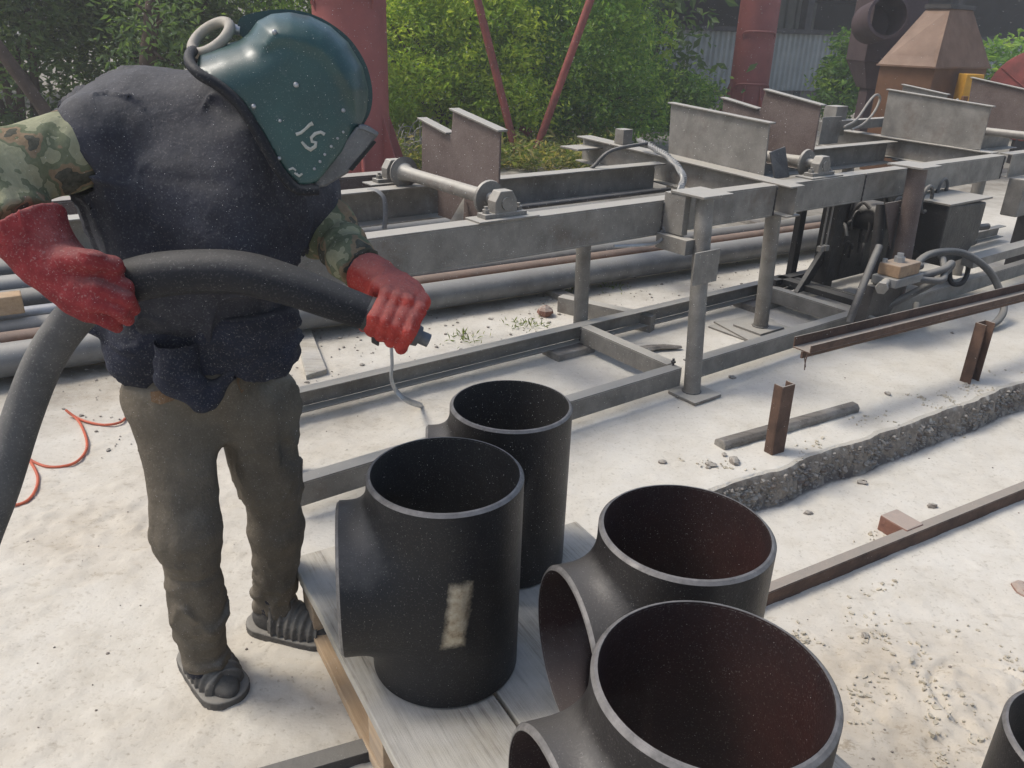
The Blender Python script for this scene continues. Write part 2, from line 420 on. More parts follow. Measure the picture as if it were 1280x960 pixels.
# ------------------------------------------------------------------ mesh helpers
class MB:
    def __init__(self):
        self.v = []; self.f = []; self.n = 0

    def add(self, verts, faces):
        verts = np.asarray(verts, float).reshape(-1, 3)
        self.v.append(verts)
        self.f += [tuple(int(i) + self.n for i in f) for f in faces]
        self.n += len(verts)
        return self

    def box8(self, c):
        return self.add(c, [(0, 3, 2, 1), (4, 5, 6, 7), (0, 1, 5, 4), (1, 2, 6, 5), (2, 3, 7, 6), (3, 0, 4, 7)])

    def obox(self, o, a, b, c, la, lb, lc):
        """oriented box: centre o, unit axes a b c, full sizes"""
        o = np.asarray(o, float); a = np.asarray(a) * la / 2; b = np.asarray(b) * lb / 2; c = np.asarray(c) * lc / 2
        return self.box8([o - a - b - c, o + a - b - c, o + a + b - c, o - a + b - c, o - a - b + c, o + a - b + c, o + a + b + c, o - a + b + c])

    def rig(self, u0, u1, v0, v1, z0, z1):
        return self.box8([W(u0, v0, z0), W(u1, v0, z0), W(u1, v1, z0), W(u0, v1, z0), W(u0, v0, z1), W(u1, v0, z1), W(u1, v1, z1), W(u0, v1, z1)])

    def prism(self, poly, ext):
        """closed polygon of 3-D points (planar) pushed along vector ext"""
        p = np.asarray(poly, float); n = len(p); ext = np.asarray(ext, float)
        return self.add(np.vstack([p, p + ext]), [tuple(range(n))[::-1], tuple(range(n, 2 * n))] + [(i, (i + 1) % n, n + (i + 1) % n, n + i) for i in range(n)])

    def tube(self, pts, rad, seg=12, cap=True, flat=1.0):
        p = np.asarray(pts, float); n = len(p)
        rad = np.full(n, rad) if np.isscalar(rad) else np.asarray(rad, float)
        t = np.gradient(p, axis=0); t /= np.linalg.norm(t, axis=1)[:, None] + 1e-9
        ref = np.array([0, 0, 1.0]) if abs(t[0][2]) < 0.9 else np.array([1.0, 0, 0])
        x = np.cross(t[0], ref); x /= np.linalg.norm(x)
        rings = []
        for i in range(n):
            x = x - t[i] * (x @ t[i]); x /= np.linalg.norm(x) + 1e-9
            y = np.cross(t[i], x)
            a = np.arange(seg) * 2 * math.pi / seg
            rings.append(p[i] + rad[i] * (np.cos(a)[:, None] * x + flat * np.sin(a)[:, None] * y))
        fs = [(i * seg + k, i * seg + (k + 1) % seg, (i + 1) * seg + (k + 1) % seg, (i + 1) * seg + k) for i in range(n - 1) for k in range(seg)]
        if cap:
            fs += [tuple(range(seg))[::-1], tuple(range((n - 1) * seg, n * seg))]
        return self.add(np.vstack(rings), fs)

    def hollow(self, a, b, r, wall, seg=20):
        """open pipe from a to b with wall thickness"""
        a = np.asarray(a, float); b = np.asarray(b, float); t = (b - a) / np.linalg.norm(b - a)
        return self.tube([a, a + t * 1e-4, b - t * 1e-4, b, b, b - t * 0.3, a + t * 0.3, a][:4], r, seg, cap=False).ringcap(a, t, r, r - wall, seg, -1).ringcap(b, t, r, r - wall, seg, 1).tube([b, a], r - wall, seg, cap=False)

    def ringcap(self, o, t, r1, r0, seg, s):
        ref = np.array([0, 0, 1.0]) if abs(t[2]) < 0.9 else np.array([1.0, 0, 0])
        x = np.cross(t, ref); x /= np.linalg.norm(x); y = np.cross(t, x)
        a = np.arange(seg) * 2 * math.pi / seg
        d = np.cos(a)[:, None] * x + np.sin(a)[:, None] * y
        fs = [(k, (k + 1) % seg, seg + (k + 1) % seg, seg + k) for k in range(seg)]
        if s > 0:
            fs = [f[::-1] for f in fs]
        return self.add(np.vstack([o + d * r0, o + d * r1]), fs)

    def ball(self, c, r, seg=10, rings=6, sc=(1, 1, 1)):
        c = np.asarray(c, float)
        vs, fs = [], []
        for i in range(rings + 1):
            th = math.pi * i / rings
            for k in range(seg):
                a = 2 * math.pi * k / seg
                vs.append(c + r * np.array([math.sin(th) * math.cos(a) * sc[0], math.sin(th) * math.sin(a) * sc[1], math.cos(th) * sc[2]]))
        for i in range(rings):
            for k in range(seg):
                fs.append((i * seg + k, (i + 1) * seg + k, (i + 1) * seg + (k + 1) % seg, i * seg + (k + 1) % seg))
        return self.add(vs, fs)

    def build(self, name, material, parent=None, smooth=False, bevel=0, auto=True, **props):
        v = np.vstack(self.v)
        return link(name, v, self.f, material, parent, smooth, bevel, **props)


def world_loc(o):
    p = Vector((0, 0, 0))
    while o is not None:
        p = p + o.location
        o = o.parent
    return np.array(p)


def link(name, v, f, material, parent=None, smooth=False, bevel=0, origin=None, **props):
    """ONE mesh object; geometry given in world metres, stored relative to its parent (or to its own base)"""
    v = np.asarray(v, float)
    if parent is not None:
        base = world_loc(parent)
        loc = None
    else:
        base = np.array(origin) if origin is not None else np.array([(v[:, 0].min() + v[:, 0].max()) / 2, (v[:, 1].min() + v[:, 1].max()) / 2, v[:, 2].min()])
        loc = base
    me = bpy.data.meshes.new(name)
    me.from_pydata((v - base).tolist(), [], f)
    me.update()
    if smooth:
        me.polygons.foreach_set('use_smooth', [True] * len(me.polygons))
        if smooth == 'auto':
            me.set_sharp_from_angle(angle=math.radians(38))
    for mm in (material if isinstance(material, (list, tuple)) else [material]):
        me.materials.append(mm)
    o = bpy.data.objects.new(name, me)
    COL.objects.link(o)
    if parent is not None:
        o.parent = parent
    else:
        o.location = loc
    if bevel:
        b = o.modifiers.new('bevel', 'BEVEL'); b.width = bevel; b.segments = 2; b.limit_method = 'ANGLE'; b.angle_limit = math.radians(40)
    for k, x in props.items():
        o[k] = x
    return o


def thing(name, loc, label, category, group=None):
    o = bpy.data.objects.new(name, None)
    o.empty_display_size = 0.1
    COL.objects.link(o)
    o.location = Vector([float(c) for c in loc])
    o['label'] = label; o['category'] = category
    if group:
        o['group'] = group
    return o


def spline(pts, n=8):
    """Catmull-Rom through 3-D (or N-D) points"""
    p = np.asarray(pts, float)
    q = np.vstack([2 * p[0] - p[1], p, 2 * p[-1] - p[-2]])
    out = []
    for i in range(1, len(q) - 2):
        for k in range(n):
            t = k / n
            out.append(0.5 * ((2 * q[i]) + (-q[i - 1] + q[i + 1]) * t + (2 * q[i - 1] - 5 * q[i] + 4 * q[i + 1] - q[i + 2]) * t * t + (-q[i - 1] + 3 * q[i] - 3 * q[i + 1] + q[i + 2]) * t ** 3))
    out.append(p[-1])
    return np.array(out)


# implicit surfaces -> quads (surface nets)
def nets(f, lo, hi, h, newton=2):
    lo = np.asarray(lo, float); hi = np.asarray(hi, float)
    n = np.ceil((hi - lo) / h).astype(int) + 1
    ax = [lo[i] + h * np.arange(n[i]) for i in range(3)]
    P = np.stack(np.meshgrid(*ax, indexing='ij'), -1)
    F = f(P.reshape(-1, 3)).reshape(n)
    S = F < 0
    acc = np.zeros((n[0] - 1, n[1] - 1, n[2] - 1, 3)); cnt = np.zeros((n[0] - 1, n[1] - 1, n[2] - 1))
    crossings = []
    for d in range(3):
        e = [0, 0, 0]; e[d] = 1
        A = F[:n[0] - e[0], :n[1] - e[1], :n[2] - e[2]]; B = F[e[0]:, e[1]:, e[2]:]
        X = (A < 0) != (B < 0)
        idx = np.argwhere(X)
        t = A[X] / (A[X] - B[X])
        pos = lo + h * (idx + t[:, None] * np.array(e))
        crossings.append((d, idx, A[X] < 0))
        o1, o2 = [k for k in range(3) if k != d]
        for a in (0, 1):
            for b in (0, 1):
                c = idx.copy(); c[:, o1] -= a; c[:, o2] -= b
                ok = np.all((c >= 0) & (c < n - 1), axis=1)
                np.add.at(acc, tuple(c[ok].T), pos[ok]); np.add.at(cnt, tuple(c[ok].T), 1)
    use = cnt > 0
    ids = -np.ones(cnt.shape, int); ids[use] = np.arange(use.sum())
    V = acc[use] / cnt[use][:, None]
    faces = []
    for d, idx, neg in crossings:
        o1, o2 = (d + 1) % 3, (d + 2) % 3
        ok = (idx[:, o1] > 0) & (idx[:, o2] > 0) & (idx[:, o1] < n[o1] - 1) & (idx[:, o2] < n[o2] - 1)
        idx = idx[ok]; neg = neg[ok]
        q = []
        for a, b in ((0, 0), (1, 0), (1, 1), (0, 1)):
            c = idx.copy(); c[:, o1] -= a; c[:, o2] -= b
            q.append(ids[tuple(c.T)])
        q = np.stack(q, 1)
        q[~neg] = q[~neg][:, ::-1]
        faces.append(q)
    Q = np.vstack(faces)
    for _ in range(newton):
        V = V - np.clip(f(V), -h, h)[:, None] * grad(f, V, h * 0.3)
    return V, [tuple(r) for r in Q.tolist()]


def grad(f, V, e):
    g = np.zeros_like(V)
    for k in range(3):
        d = np.zeros(3); d[k] = e
        g[:, k] = f(V + d) - f(V - d)
    return g / (np.linalg.norm(g, axis=1)[:, None] + 1e-9)


def cone(p, a, b, ra, rb):
    a = np.asarray(a); b = np.asarray(b); ab = b - a
    t = np.clip(((p - a) @ ab) / (ab @ ab), 0, 1)
    return np.linalg.norm(p - a - t[:, None] * ab, axis=1) - (ra + (rb - ra) * t)


def ellip(p, c, ax, r):
    """ellipsoid with axes (rows of ax) and radii r, approximate distance"""
    q = (p - np.asarray(c)) @ np.asarray(ax).T
    r = np.asarray(r)
    k0 = np.linalg.norm(q / r, axis=1); k1 = np.linalg.norm(q / r ** 2, axis=1) + 1e-9
    return k0 * (k0 - 1) / k1


def smin(a, b, k):
    h = np.clip(0.5 + 0.5 * (b - a) / k, 0, 1)
    return b + (a - b) * h - k * h * (1 - h)


def smins(ds, k):
    d = ds[0]
    for e in ds[1:]:
        d = smin(d, e, k)
    return d


def polysdf(q, poly):
    """signed distance to a 2-D polygon"""
    poly = np.asarray(poly, float); n = len(poly)
    d = np.full(len(q), 1e9); s = np.ones(len(q))
    j = n - 1
    for i in range(n):
        e = poly[j] - poly[i]; w = q - poly[i]
        b = w - e * np.clip((w @ e) / (e @ e), 0, 1)[:, None]
        d = np.minimum(d, (b * b).sum(1))
        c1 = q[:, 1] >= poly[i, 1]; c2 = q[:, 1] < poly[j, 1]; c3 = e[0] * w[:, 1] > e[1] * w[:, 0]
        fl = (c1 & c2 & c3) | (~c1 & ~c2 & ~c3)
        s[fl] *= -1
        j = i
    return s * np.sqrt(d)


# ================================================================== SETTING: ground
E0 = np.array([0.832, 2.704]); ED = np.array([0.841, 0.541]); EN = np.array([0.541, -0.841])
RINGC = G(1243, 868, -0.12)[:2]


def edge_s(x, y):
    dx, dy = x - E0[0], y - E0[1]
    t = dx * ED[0] + dy * ED[1]
    s = dx * EN[0] + dy * EN[1]
    p = np.stack([t * 6, t * 0 + 3.1, t * 0 + 1.7], -1)
    return s + 0.028 * fbm(p, 4), t


def gheight(x, y, detail=True):
    x = np.asarray(x, float); y = np.asarray(y, float)
    s, t = edge_s(x, y)
    low = sstep(0.42, 0.86, x) * sstep(-0.004, 0.022, s)
    z = -0.15 * low
    p = np.stack([x, y, x * 0 + 0.5], -1)
    z = z + 0.004 * fbm(p * 1.3, 2)
    if detail:
        tr = trodden(x, y)
        z = z + 0.0016 * fbm(p * 7, 3)
        r = 1 - np.abs(fbm(p * np.array([7, 11, 1]) + 9.1, 3)) * 2.2
        z = z + tr * 0.007 * np.clip(r, 0, 1) * (0.3 + vnoise(p * 2.2 + 40)) + (0.10 + tr) * 0.005 * fbm(p * 30, 3)
        c1 = sstep(0.03, 0.055, fbm(p * np.array([5, 8, 1]) + 21.0, 4)); c2 = sstep(0.06, 0.085, fbm(p * np.array([11, 16, 1]) + 31.0, 4))
        z = z + tr * (0.011 * c1 + 0.006 * c2) + (1 - tr) * 0.0025 * c2
        d = np.hypot(x - RINGC[0], y - RINGC[1]) - 0.163
        z = z - 0.013 * np.exp(-(d / 0.008) ** 2) + 0.007 * np.exp(-((d - 0.02) / 0.012) ** 2)
    return z


def trodden(x, y):
    p = np.stack([x, y, x * 0 + 7.7], -1)
    n = 0.5 + 0.9 * fbm(p * 1.7, 3)
    a = 0.55 * np.exp(-((x + 1.45) / 0.6) ** 2 - ((y - 2.0) / 0.8) ** 2)
    b = np.exp(-((x - 1.35) / 0.75) ** 2 - ((y - 1.6) / 0.5) ** 2) * 1.5
    c = 0.8 * np.exp(-((x + 1.3) / 0.9) ** 2 - ((y - 3.3) / 0.5) ** 2)
    d = 0.35 * np.exp(-((x + 0.5) / 0.5) ** 2 - ((y - 1.5) / 0.5) ** 2)
    return np.clip((a + b + c + d) * (0.35 + n), 0, 1)


def axis_lines(lo, hi, step, far_lo, far_hi, grow=1.12):
    a = list(np.arange(lo, hi, step))
    s = step; x = a[-1]
    while x < far_hi:
        s *= grow; x += s; a.append(x)
    s = step; x = lo; b = []
    while x > far_lo:
        s *= grow; x -= s; b.append(x)
    return np.array(b[::-1] + a)


def build_ground():
    xs = axis_lines(-1.7, 2.7, 0.0135, -120, 140)
    ys = axis_lines(0.95, 4.2, 0.0135, -30, 220)
    X, Y = np.meshgrid(xs, ys, indexing='ij')
    Z = gheight(X, Y)
    far = sstep(6, 40, np.hypot(X, Y))
    Z = Z * (1 - far)
    V = np.stack([X, Y, Z], -1).reshape(-1, 3)
    nx, ny = len(xs), len(ys)
    i, j = np.meshgrid(np.arange(nx - 1), np.arange(ny - 1), indexing='ij')
    a = (i * ny + j).ravel()
    F = np.stack([a, a + ny, a + ny + 1, a + 1], 1)
    me = bpy.data.meshes.new('ground')
    me.from_pydata(V.tolist(), [], F.tolist())
    me.polygons.foreach_set('use_smooth', [True] * len(me.polygons))
    x, y = X.ravel(), Y.ravel()
    v = (x - RO[0]) * RV[0] + (y - RO[1]) * RV[1]
    p = np.stack([x, y, x * 0 + 2.2], -1)
    yard = sstep(0.9, 2.1, v + 0.7 * fbm(p * 1.5, 4)) * 0.9
    s, t = edge_s(x, y)
    broken = sstep(0.5, 0.86, x) * sstep(0.0, 0.01, s) * (1 - sstep(0.03, 0.045, s)) * (t < 6)
    for nm, val in (('trodden', trodden(x, y)), ('yard', yard), ('broken', broken)):
        at_ = me.attributes.new(nm, 'FLOAT', 'POINT')
        at_.data.foreach_set('value', val.astype(np.float32))
    me.materials.append(M['ground'])
    o = bpy.data.objects.new('ground', me)
    COL.objects.link(o)
    o['kind'] = 'structure'
    o['label'] = 'pale blasting sand spread over the worn concrete yard'


build_ground()


def gz(x, y):
    return float(gheight(np.array([x]), np.array([y]))[0])


def rock(mb, c, r, rng, flat=0.75):
    seg, rings = 7, 5
    vs = []
    ph = rng.random() * 6.28
    sx = 0.8 + 0.5 * rng.random(); sy = 0.7 + 0.5 * rng.random()
    for i in range(rings + 1):
        th = math.pi * i / rings
        for k in range(seg):
            a = 2 * math.pi * k / seg + ph
            j = r * (0.78 + 0.44 * rng.random())
            vs.append((c[0] + j * sx * math.sin(th) * math.cos(a), c[1] + j * sy * math.sin(th) * math.sin(a), c[2] + j * flat * math.cos(th)))
    fs = [(i * seg + k, (i + 1) * seg + k, (i + 1) * seg + (k + 1) % seg, i * seg + (k + 1) % seg) for i in range(rings) for k in range(seg)]
    mb.add(vs, fs)


def slab_point(t, s, z):
    j = 0.028 * float(fbm(np.array([[t * 6, 3.1, 1.7]]), 4)[0])
    p = E0 + ED * t + EN * (s - j)
    return (p[0], p[1], z)


rng = np.random.default_rng(3)
tt = np.arange(-0.06, 5.0, 0.009); rows = np.array([(-0.035, -0.004), (-0.012, 0.003), (0.003, 0.001), (0.009, -0.016), (0.010, -0.04), (0.012, -0.065), (0.013, -0.09), (0.016, -0.115), (0.020, -0.14), (0.030, -0.158)])
TT, RR = np.meshgrid(tt, np.arange(len(rows)), indexing='ij')
jj = 0.028 * fbm(np.stack([TT * 6, TT * 0 + 3.1, TT * 0 + 1.7], -1), 4)
zz = rows[RR, 1]
rough = sstep(-0.005, -0.02, zz)
ss = rows[RR, 0] + rough * (0.014 * fbm(np.stack([TT * 22, zz * 22, TT * 0], -1), 3) + 0.008 * fbm(np.stack([TT * 60, zz * 60, TT * 0 + 4], -1), 2))
xy = E0 + ED * TT[..., None] + EN * (ss - jj)[..., None]
V = np.concatenate([xy, (zz + 0.003 * fbm(np.stack([TT * 9, TT * 0, zz * 0 + 6], -1), 2))[..., None]], -1).reshape(-1, 3)
nr = len(rows)
F = [(i * nr + k, i * nr + k + 1, (i + 1) * nr + k + 1, (i + 1) * nr + k) for i in range(len(tt) - 1) for k in range(nr - 1)]
edge_o = link('broken_slab_edge', V, F, M['slab_face'], None, 'auto', kind='structure', label='crumbling aggregate face along the broken concrete slab edge')
mb = MB()
for k in range(1300):
    t = rng.random() ** 1.25 * 3.6 - 0.02
    zq = rng.random()
    r = 0.004 + 0.009 * rng.random() ** 2
    rock(mb, slab_point(t, 0.006 + 0.010 * (1 - zq) + 0.006 * rng.random(), -0.150 + 0.130 * zq), r, rng)
mb.build('aggregate', M['stone'], edge_o, kind='stuff')
for k in range(90):
    t = rng.random() ** 1.2 * 2.7
    zz = rng.random()
    mb = MB()
    rock(mb, slab_point(t, 0.006 + 0.016 * (1 - zz), -0.145 + 0.110 * zz), 0.010 + 0.012 * rng.random(), rng)
    mb.build('stone', M['stone'] if rng.random() < 0.6 else M['stone_brown'], edge_o)

# loose lumps of concrete and grit on the sand
CHUNKS = [((918, 578), .030, 'flat grey concrete flake beside the end of the slab edge'), ((889, 583), .022, 'grey concrete flake near the open pipe mouth'),
          ((1087, 566), .02, None), ((1012, 634), .016, None), ((1167, 626), .022, None), ((1190, 417), .012, None),
          ((1109, 494), .016, None), ((915, 473), .018, None), ((885, 586), .014, None), ((905, 570), .013, None), ((828, 579), .018, None), ((1083, 790), .014, None)]
for (px, py), r, lab in CHUNKS:
    z = 0.0 if py < 600 else -0.12
    p = G(px, py, z)
    mb = MB(); rock(mb, (p[0], p[1], gz(p[0], p[1]) + r * 0.3), r, rng, 0.5)
    o = mb.build('concrete_chunk', M['stone'], label=lab or 'small lump of broken concrete lying loose on the pale sand', category='rubble')
    o['group'] = 'loose concrete lumps on the sand'
mb = MB()
for k in range(170):
    if k % 2:
        x, y = rng.normal(1.15, 0.45), rng.normal(1.55, 0.4)
    elif k % 4:
        x, y = rng.uniform(-1.6, 2.6), rng.uniform(1.4, 4.2)
    else:
        x, y = rng.normal(-1.1, 0.35), rng.normal(2.1, 0.6)
    rock(mb, (x, y, gz(x, y) + 0.001), 0.0015 + 0.004 * rng.random() ** 3, rng, 0.6)
mb.build('loose_grit', M['stone_brown'], kind='stuff', label='fine grit and crumbs scattered over the sand', category='grit')
mb = MB()
for k in range(1100):
    u, v = rng.uniform(-2.5, 5), rng.uniform(0.8, 1.9)
    p = W(u, v, 0)
    rock(mb, (p[0], p[1], gz(p[0], p[1]) + 0.003), 0.003 + 0.010 * rng.random() ** 4, rng, 0.6)
mb.build('yard_gravel', M['stone'], kind='stuff', label='gravel and crumbs between the bench frame and the pipes', category='gravel')

# dried crust flakes and crumbs where the sand has been walked over
M['crust'] = mat('dried_sand_crust', (0.52, 0.48, 0.39), (0.38, 0.335, 0.255), 0.95, 0, 14, 0.5, 60, spec=0.1)
mb = MB()
def flake(x, y, r):
    n = int(rng.integers(5, 8)); a0 = rng.random() * 6.28; sq = 0.45 + 0.5 * rng.random()
    ang = a0 + np.arange(n) * 2 * math.pi / n + rng.normal(0, 0.18, n)
    rr = r * (0.65 + 0.6 * rng.random(n)); th = rng.random() * 3.14
    ex, ey = rr * np.cos(ang), rr * np.sin(ang) * sq
    px = x + ex * math.cos(th) - ey * math.sin(th); py = y + ex * math.sin(th) + ey * math.cos(th)
    z = gz(x, y); tx, ty = rng.normal(0, 0.16, 2)
    top = z + 0.0025 + 0.004 * rng.random() + (px - x) * tx + (py - y) * ty
    poly = np.stack([px, py, top], 1)
    mb.add(np.vstack([poly, poly * np.array([1, 1, 0]) + np.array([0, 0, z - 0.006])]), [tuple(range(n))] + [(i, n + i, n + (i + 1) % n, (i + 1) % n) for i in range(n)])
seeds = [(rng.normal(1.25, 0.36), rng.normal(1.7, 0.34)) for _ in range(40)] + [(rng.normal(-1.25, 0.3), rng.normal(2.0, 0.45)) for _ in range(2)] + [slab_point(rng.uniform(0, 2.4), rng.uniform(-0.16, -0.02), 0)[:2] for _ in range(16)]
for cx, cy in seeds:
    th = rng.random() * 3.14
    for k in range(int(rng.integers(5, 20))):
        t = rng.normal(0, 0.055); w = rng.normal(0, 0.018)
        flake(cx + t * math.cos(th) - w * math.sin(th), cy + t * math.sin(th) + w * math.cos(th), 0.0025 + 0.009 * rng.random() ** 2.5)
mb.build('crust_flakes', M['crust'], kind='stuff', label='dried sand crust broken into flakes and crumbs on the ground', category='sand crust')

# ================================================================== the welded roller bench
bench = thing('roller_bench', W(0, 0, 0), 'long welded grey steel roller bench with posts, rails and cradle plates', 'steel frame')


def part(name, fn, m='steel', parent=bench, bevel=0.002, smooth=False, **kw):
    b = MB(); fn(b)
    return b.build(name, M[m] if isinstance(m, str) else m, parent, smooth, bevel, **kw)


# lower rails (angle iron: upright leg + flat top leg)
def angle(b, u0, u1, v, z0, z1, leg=0.06, t=0.007, flip=1):
    b.rig(u0, u1, v, v + t * flip, z0, z1 - t)
    b.rig(u0, u1, v, v + leg * flip, z1 - t, z1)


part('lower_rail', lambda b: angle(b, -2.0, -0.045, 0.03, 0.045, 0.14))
part('lower_rail', lambda b: angle(b, 0.045, 4.9, 0.045, 0.045, 0.14))
def far_rail(b):
    b.rig(-1.85, 4.9, 0.73, 0.79, 0.133, 0.14)
    b.rig(-1.85, 4.9, 0.783, 0.79, 0.047, 0.133)
    b.rig(-1.85, 4.9, 0.73, 0.783, 0.040, 0.047)
part('lower_rail', far_rail)
for uu in (0.0, 1.53, 2.75):
    part('cross_member', lambda b: (b.rig(uu - 0.075, uu - 0.068, 0.1, 0.73, 0.045, 0.1315), b.rig(uu - 0.075, uu - 0.01, 0.1, 0.73, 0.1315, 0.1385)))

# posts
def post(name, a, b_, r, m='steel'):
    return part(name, lambda b: b.tube([a, a + (b_ - a) * 0.5, b_], r, 18), m, bevel=0, smooth='auto')


p1 = post('post', W(0.0, -0.01, 0.02), W(0.085, 0.13, 0.925), 0.040)
p2 = post('post', W(1.045, 0.39, 0.035), W(0.93, 0.345, 0.72), 0.042)
p3 = post('post', W(2.02, 0.12, 0.0), W(1.985, 0.15, 0.925), 0.055, 'steel_brown')
p4 = post('post', W(0.02, 0.835, 0.02), W(0.0, 0.84, 0.725), 0.040)
p5 = post('post', W(-1.9, 0.36, 0.0), W(-1.9, 0.36, 0.72), 0.040)
p6 = post('post', W(3.4, 0.40, 0.0), W(3.4, 0.40, 0.72), 0.042)
part('post', lambda b: b.tube([W(2.9, 1.14, 0), W(2.9, 1.14, 0.72)], 0.042, 16), bevel=0, smooth='auto')
part('base_plate', lambda b: b.rig(-0.09, 0.10, -0.11, 0.06, 0.004, 0.02), 'steel', bevel=0.003)
part('base_plate', lambda b: b.rig(0.93, 1.15, 0.30, 0.50, 0.024, 0.036), 'steel', bevel=0.002)
part('base_plate', lambda b: b.rig(1.93, 2.12, 0.02, 0.21, 0.004, 0.018), 'steel')
part('cap_plate', lambda b: b.rig(-0.005, 0.20, 0.06, 0.26, 0.926, 0.938), 'steel')
part('cap_plate', lambda b: b.rig(1.87, 2.09, 0.06, 0.28, 0.926, 0.938), 'steel')
part('bracket_plate', lambda b: b.rig(-0.055, 0.115, 0.025, 0.033, 0.545, 0.70), 'steel')
part('bracket_plate', lambda b: (b.rig(0.0, 0.04, 0.17, 0.298, 0.74, 0.925), b.rig(-0.03, 0.03, 0.11, 0.298, 0.665, 0.735)), 'steel')
part('gusset', lambda b: b.prism([W(1.80, 0.2, 0.72), W(1.98, 0.2, 0.72), W(1.98, 0.2, 0.42)], RV * 0.008), 'steel_brown')

# upper beams
def near_beam(b, u0, u1):
    b.rig(u0, u1, 0.30, 0.307, 0.728, 0.877)
    b.rig(u0, u1, 0.30, 0.39, 0.877, 0.885)
    b.rig(u0, u1, 0.30, 0.39, 0.720, 0.728)
part('upper_beam', lambda b: near_beam(b, -2.4, 0.859))
part('upper_beam', lambda b: near_beam(b, 0.982, 1.70))
part('upper_beam', lambda b: near_beam(b, 1.7015, 3.46))
part('upper_beam', lambda b: near_beam(b, 3.585, 5.6))
def far_beam(b, u0, u1):
    b.rig(u0, u1, 1.183, 1.19, 0.728, 0.877)
    b.rig(u0, u1, 1.10, 1.19, 0.877, 0.885)
    b.rig(u0, u1, 1.10, 1.19, 0.720, 0.728)
part('upper_beam', lambda b: far_beam(b, -2.5, 0.859), 'steel')
part('upper_beam', lambda b: far_beam(b, 0.982, 3.46), 'steel')
part('upper_beam', lambda b: far_beam(b, 3.585, 5.6), 'steel')
part('outer_beam', lambda b: (b.rig(-2.6, -0.72, 1.36, 1.368, 0.72, 0.902), b.rig(-2.6, -0.72, 1.36, 1.45, 0.902, 0.91)), 'steel_brown')


# cross I-beams
def cross_i(b, u0, u1, v0, v1, z0, z1, rise):
    def q(ua, ub, za, zb):
        b.box8([W(ua, v0, za), W(ub, v0, za), W(ub, v1, za + rise), W(ua, v1, za + rise), W(ua, v0, zb), W(ub, v0, zb), W(ub, v1, zb + rise), W(ua, v1, zb + rise)])
    um = (u0 + u1) / 2
    q(u0, u1, z1 - 0.009, z1); q(um - 0.004, um + 0.004, z0 + 0.009, z1 - 0.009); q(u0, u1, z0, z0 + 0.009)
part('cross_beam', lambda b: cross_i(b, 0.86, 0.98, 0.215, 1.92, 0.725, 0.888, 0.062))
part('cross_beam', lambda b: cross_i(b, 3.465, 3.58, 0.40, 1.82, 0.735, 0.888, 0.03))
part('stop_block', lambda b: b.rig(0.90, 0.98, 1.52, 1.60, 0.94, 1.03))
part('end_tab', lambda b: b.rig(0.70, 0.92, 1.72, 1.90, 0.885, 0.897))
part('inner_bar', lambda b: b.tube([W(-0.6, 1.04, 0.742), W(0.85, 1.04, 0.742)], 0.014, 10), 'steel_dark', bevel=0, smooth='auto')


# cradle plates: two sloping shoulders with a flat strip welded on top of each
def cradle(u, pts, m='steel', t=0.010, strips=()):
    poly = [W(u, v, z) for v, z in pts]
    o = part('cradle_plate', lambda b: b.prism(poly, RU * t), m)
    for (v0, z0), (v1, z1) in strips:
        part('top_strip', lambda b: b.prism([W(u - 0.02, v0, z0 + 0.001), W(u - 0.02, v1, z1 + 0.001), W(u - 0.02, v1, z1 + 0.010), W(u - 0.02, v0, z0 + 0.010)], RU * 0.055), 'steel', o)
    return o


cradle(-0.75, [(0.59, 0.83), (0.585, 1.191), (0.955, 1.245), (0.97, 1.137), (0.99, 1.135), (1.233, 1.175), (1.24, 0.886), (1.095, 0.886), (1.09, 0.74), (0.80, 0.74)], 'steel_brown',
       strips=[((0.575, 1.19), (0.958, 1.2455)), ((0.985, 1.135), (1.243, 1.177))])
cradle(0.99, [(0.49, 0.8875), (0.505, 1.167), (1.23, 1.208), (1.21, 0.915)], 'steel', strips=[((0.49, 1.1665), (1.24, 1.209))])
cradle(1.42, [(0.49, 0.887), (0.495, 1.249), (0.885, 1.304), (0.90, 1.19), (1.19, 1.232), (1.18, 0.887)], 'steel_brown', strips=[((0.48, 1.248), (0.887, 1.3045)), ((0.91, 1.191), (1.20, 1.2335))])
cradle(3.51, [(0.50, 0.890), (0.50, 1.189), (1.293, 1.244), (1.285, 0.910)], 'steel', strips=[((0.485, 1.188), (1.305, 1.245))])
cradle(4.7, [(0.62, 0.887), (0.63, 1.24), (1.24, 1.327), (1.20, 0.887)], 'steel_brown', strips=[((0.61, 1.238), (1.25, 1.3285))])
cradle(4.3, [(1.22, 0.887), (1.22, 1.20), (1.62, 1.25), (1.62, 0.887)], 'steel', strips=[((1.21, 1.199), (1.63, 1.2515))])
part('stiffener', lambda b: b.prism([W(-0.86, 0.70, 0.735), W(-0.86, 0.84, 0.735), W(-0.76, 0.84, 0.87)], RV * 0.006), 'steel')
part('stiffener', lambda b: b.prism([W(1.0, 0.42, 0.887), W(1.0, 0.48, 1.02), W(1.13, 0.48, 1.045), W(1.13, 0.42, 0.887)], RV * 0.008), 'steel_dark')


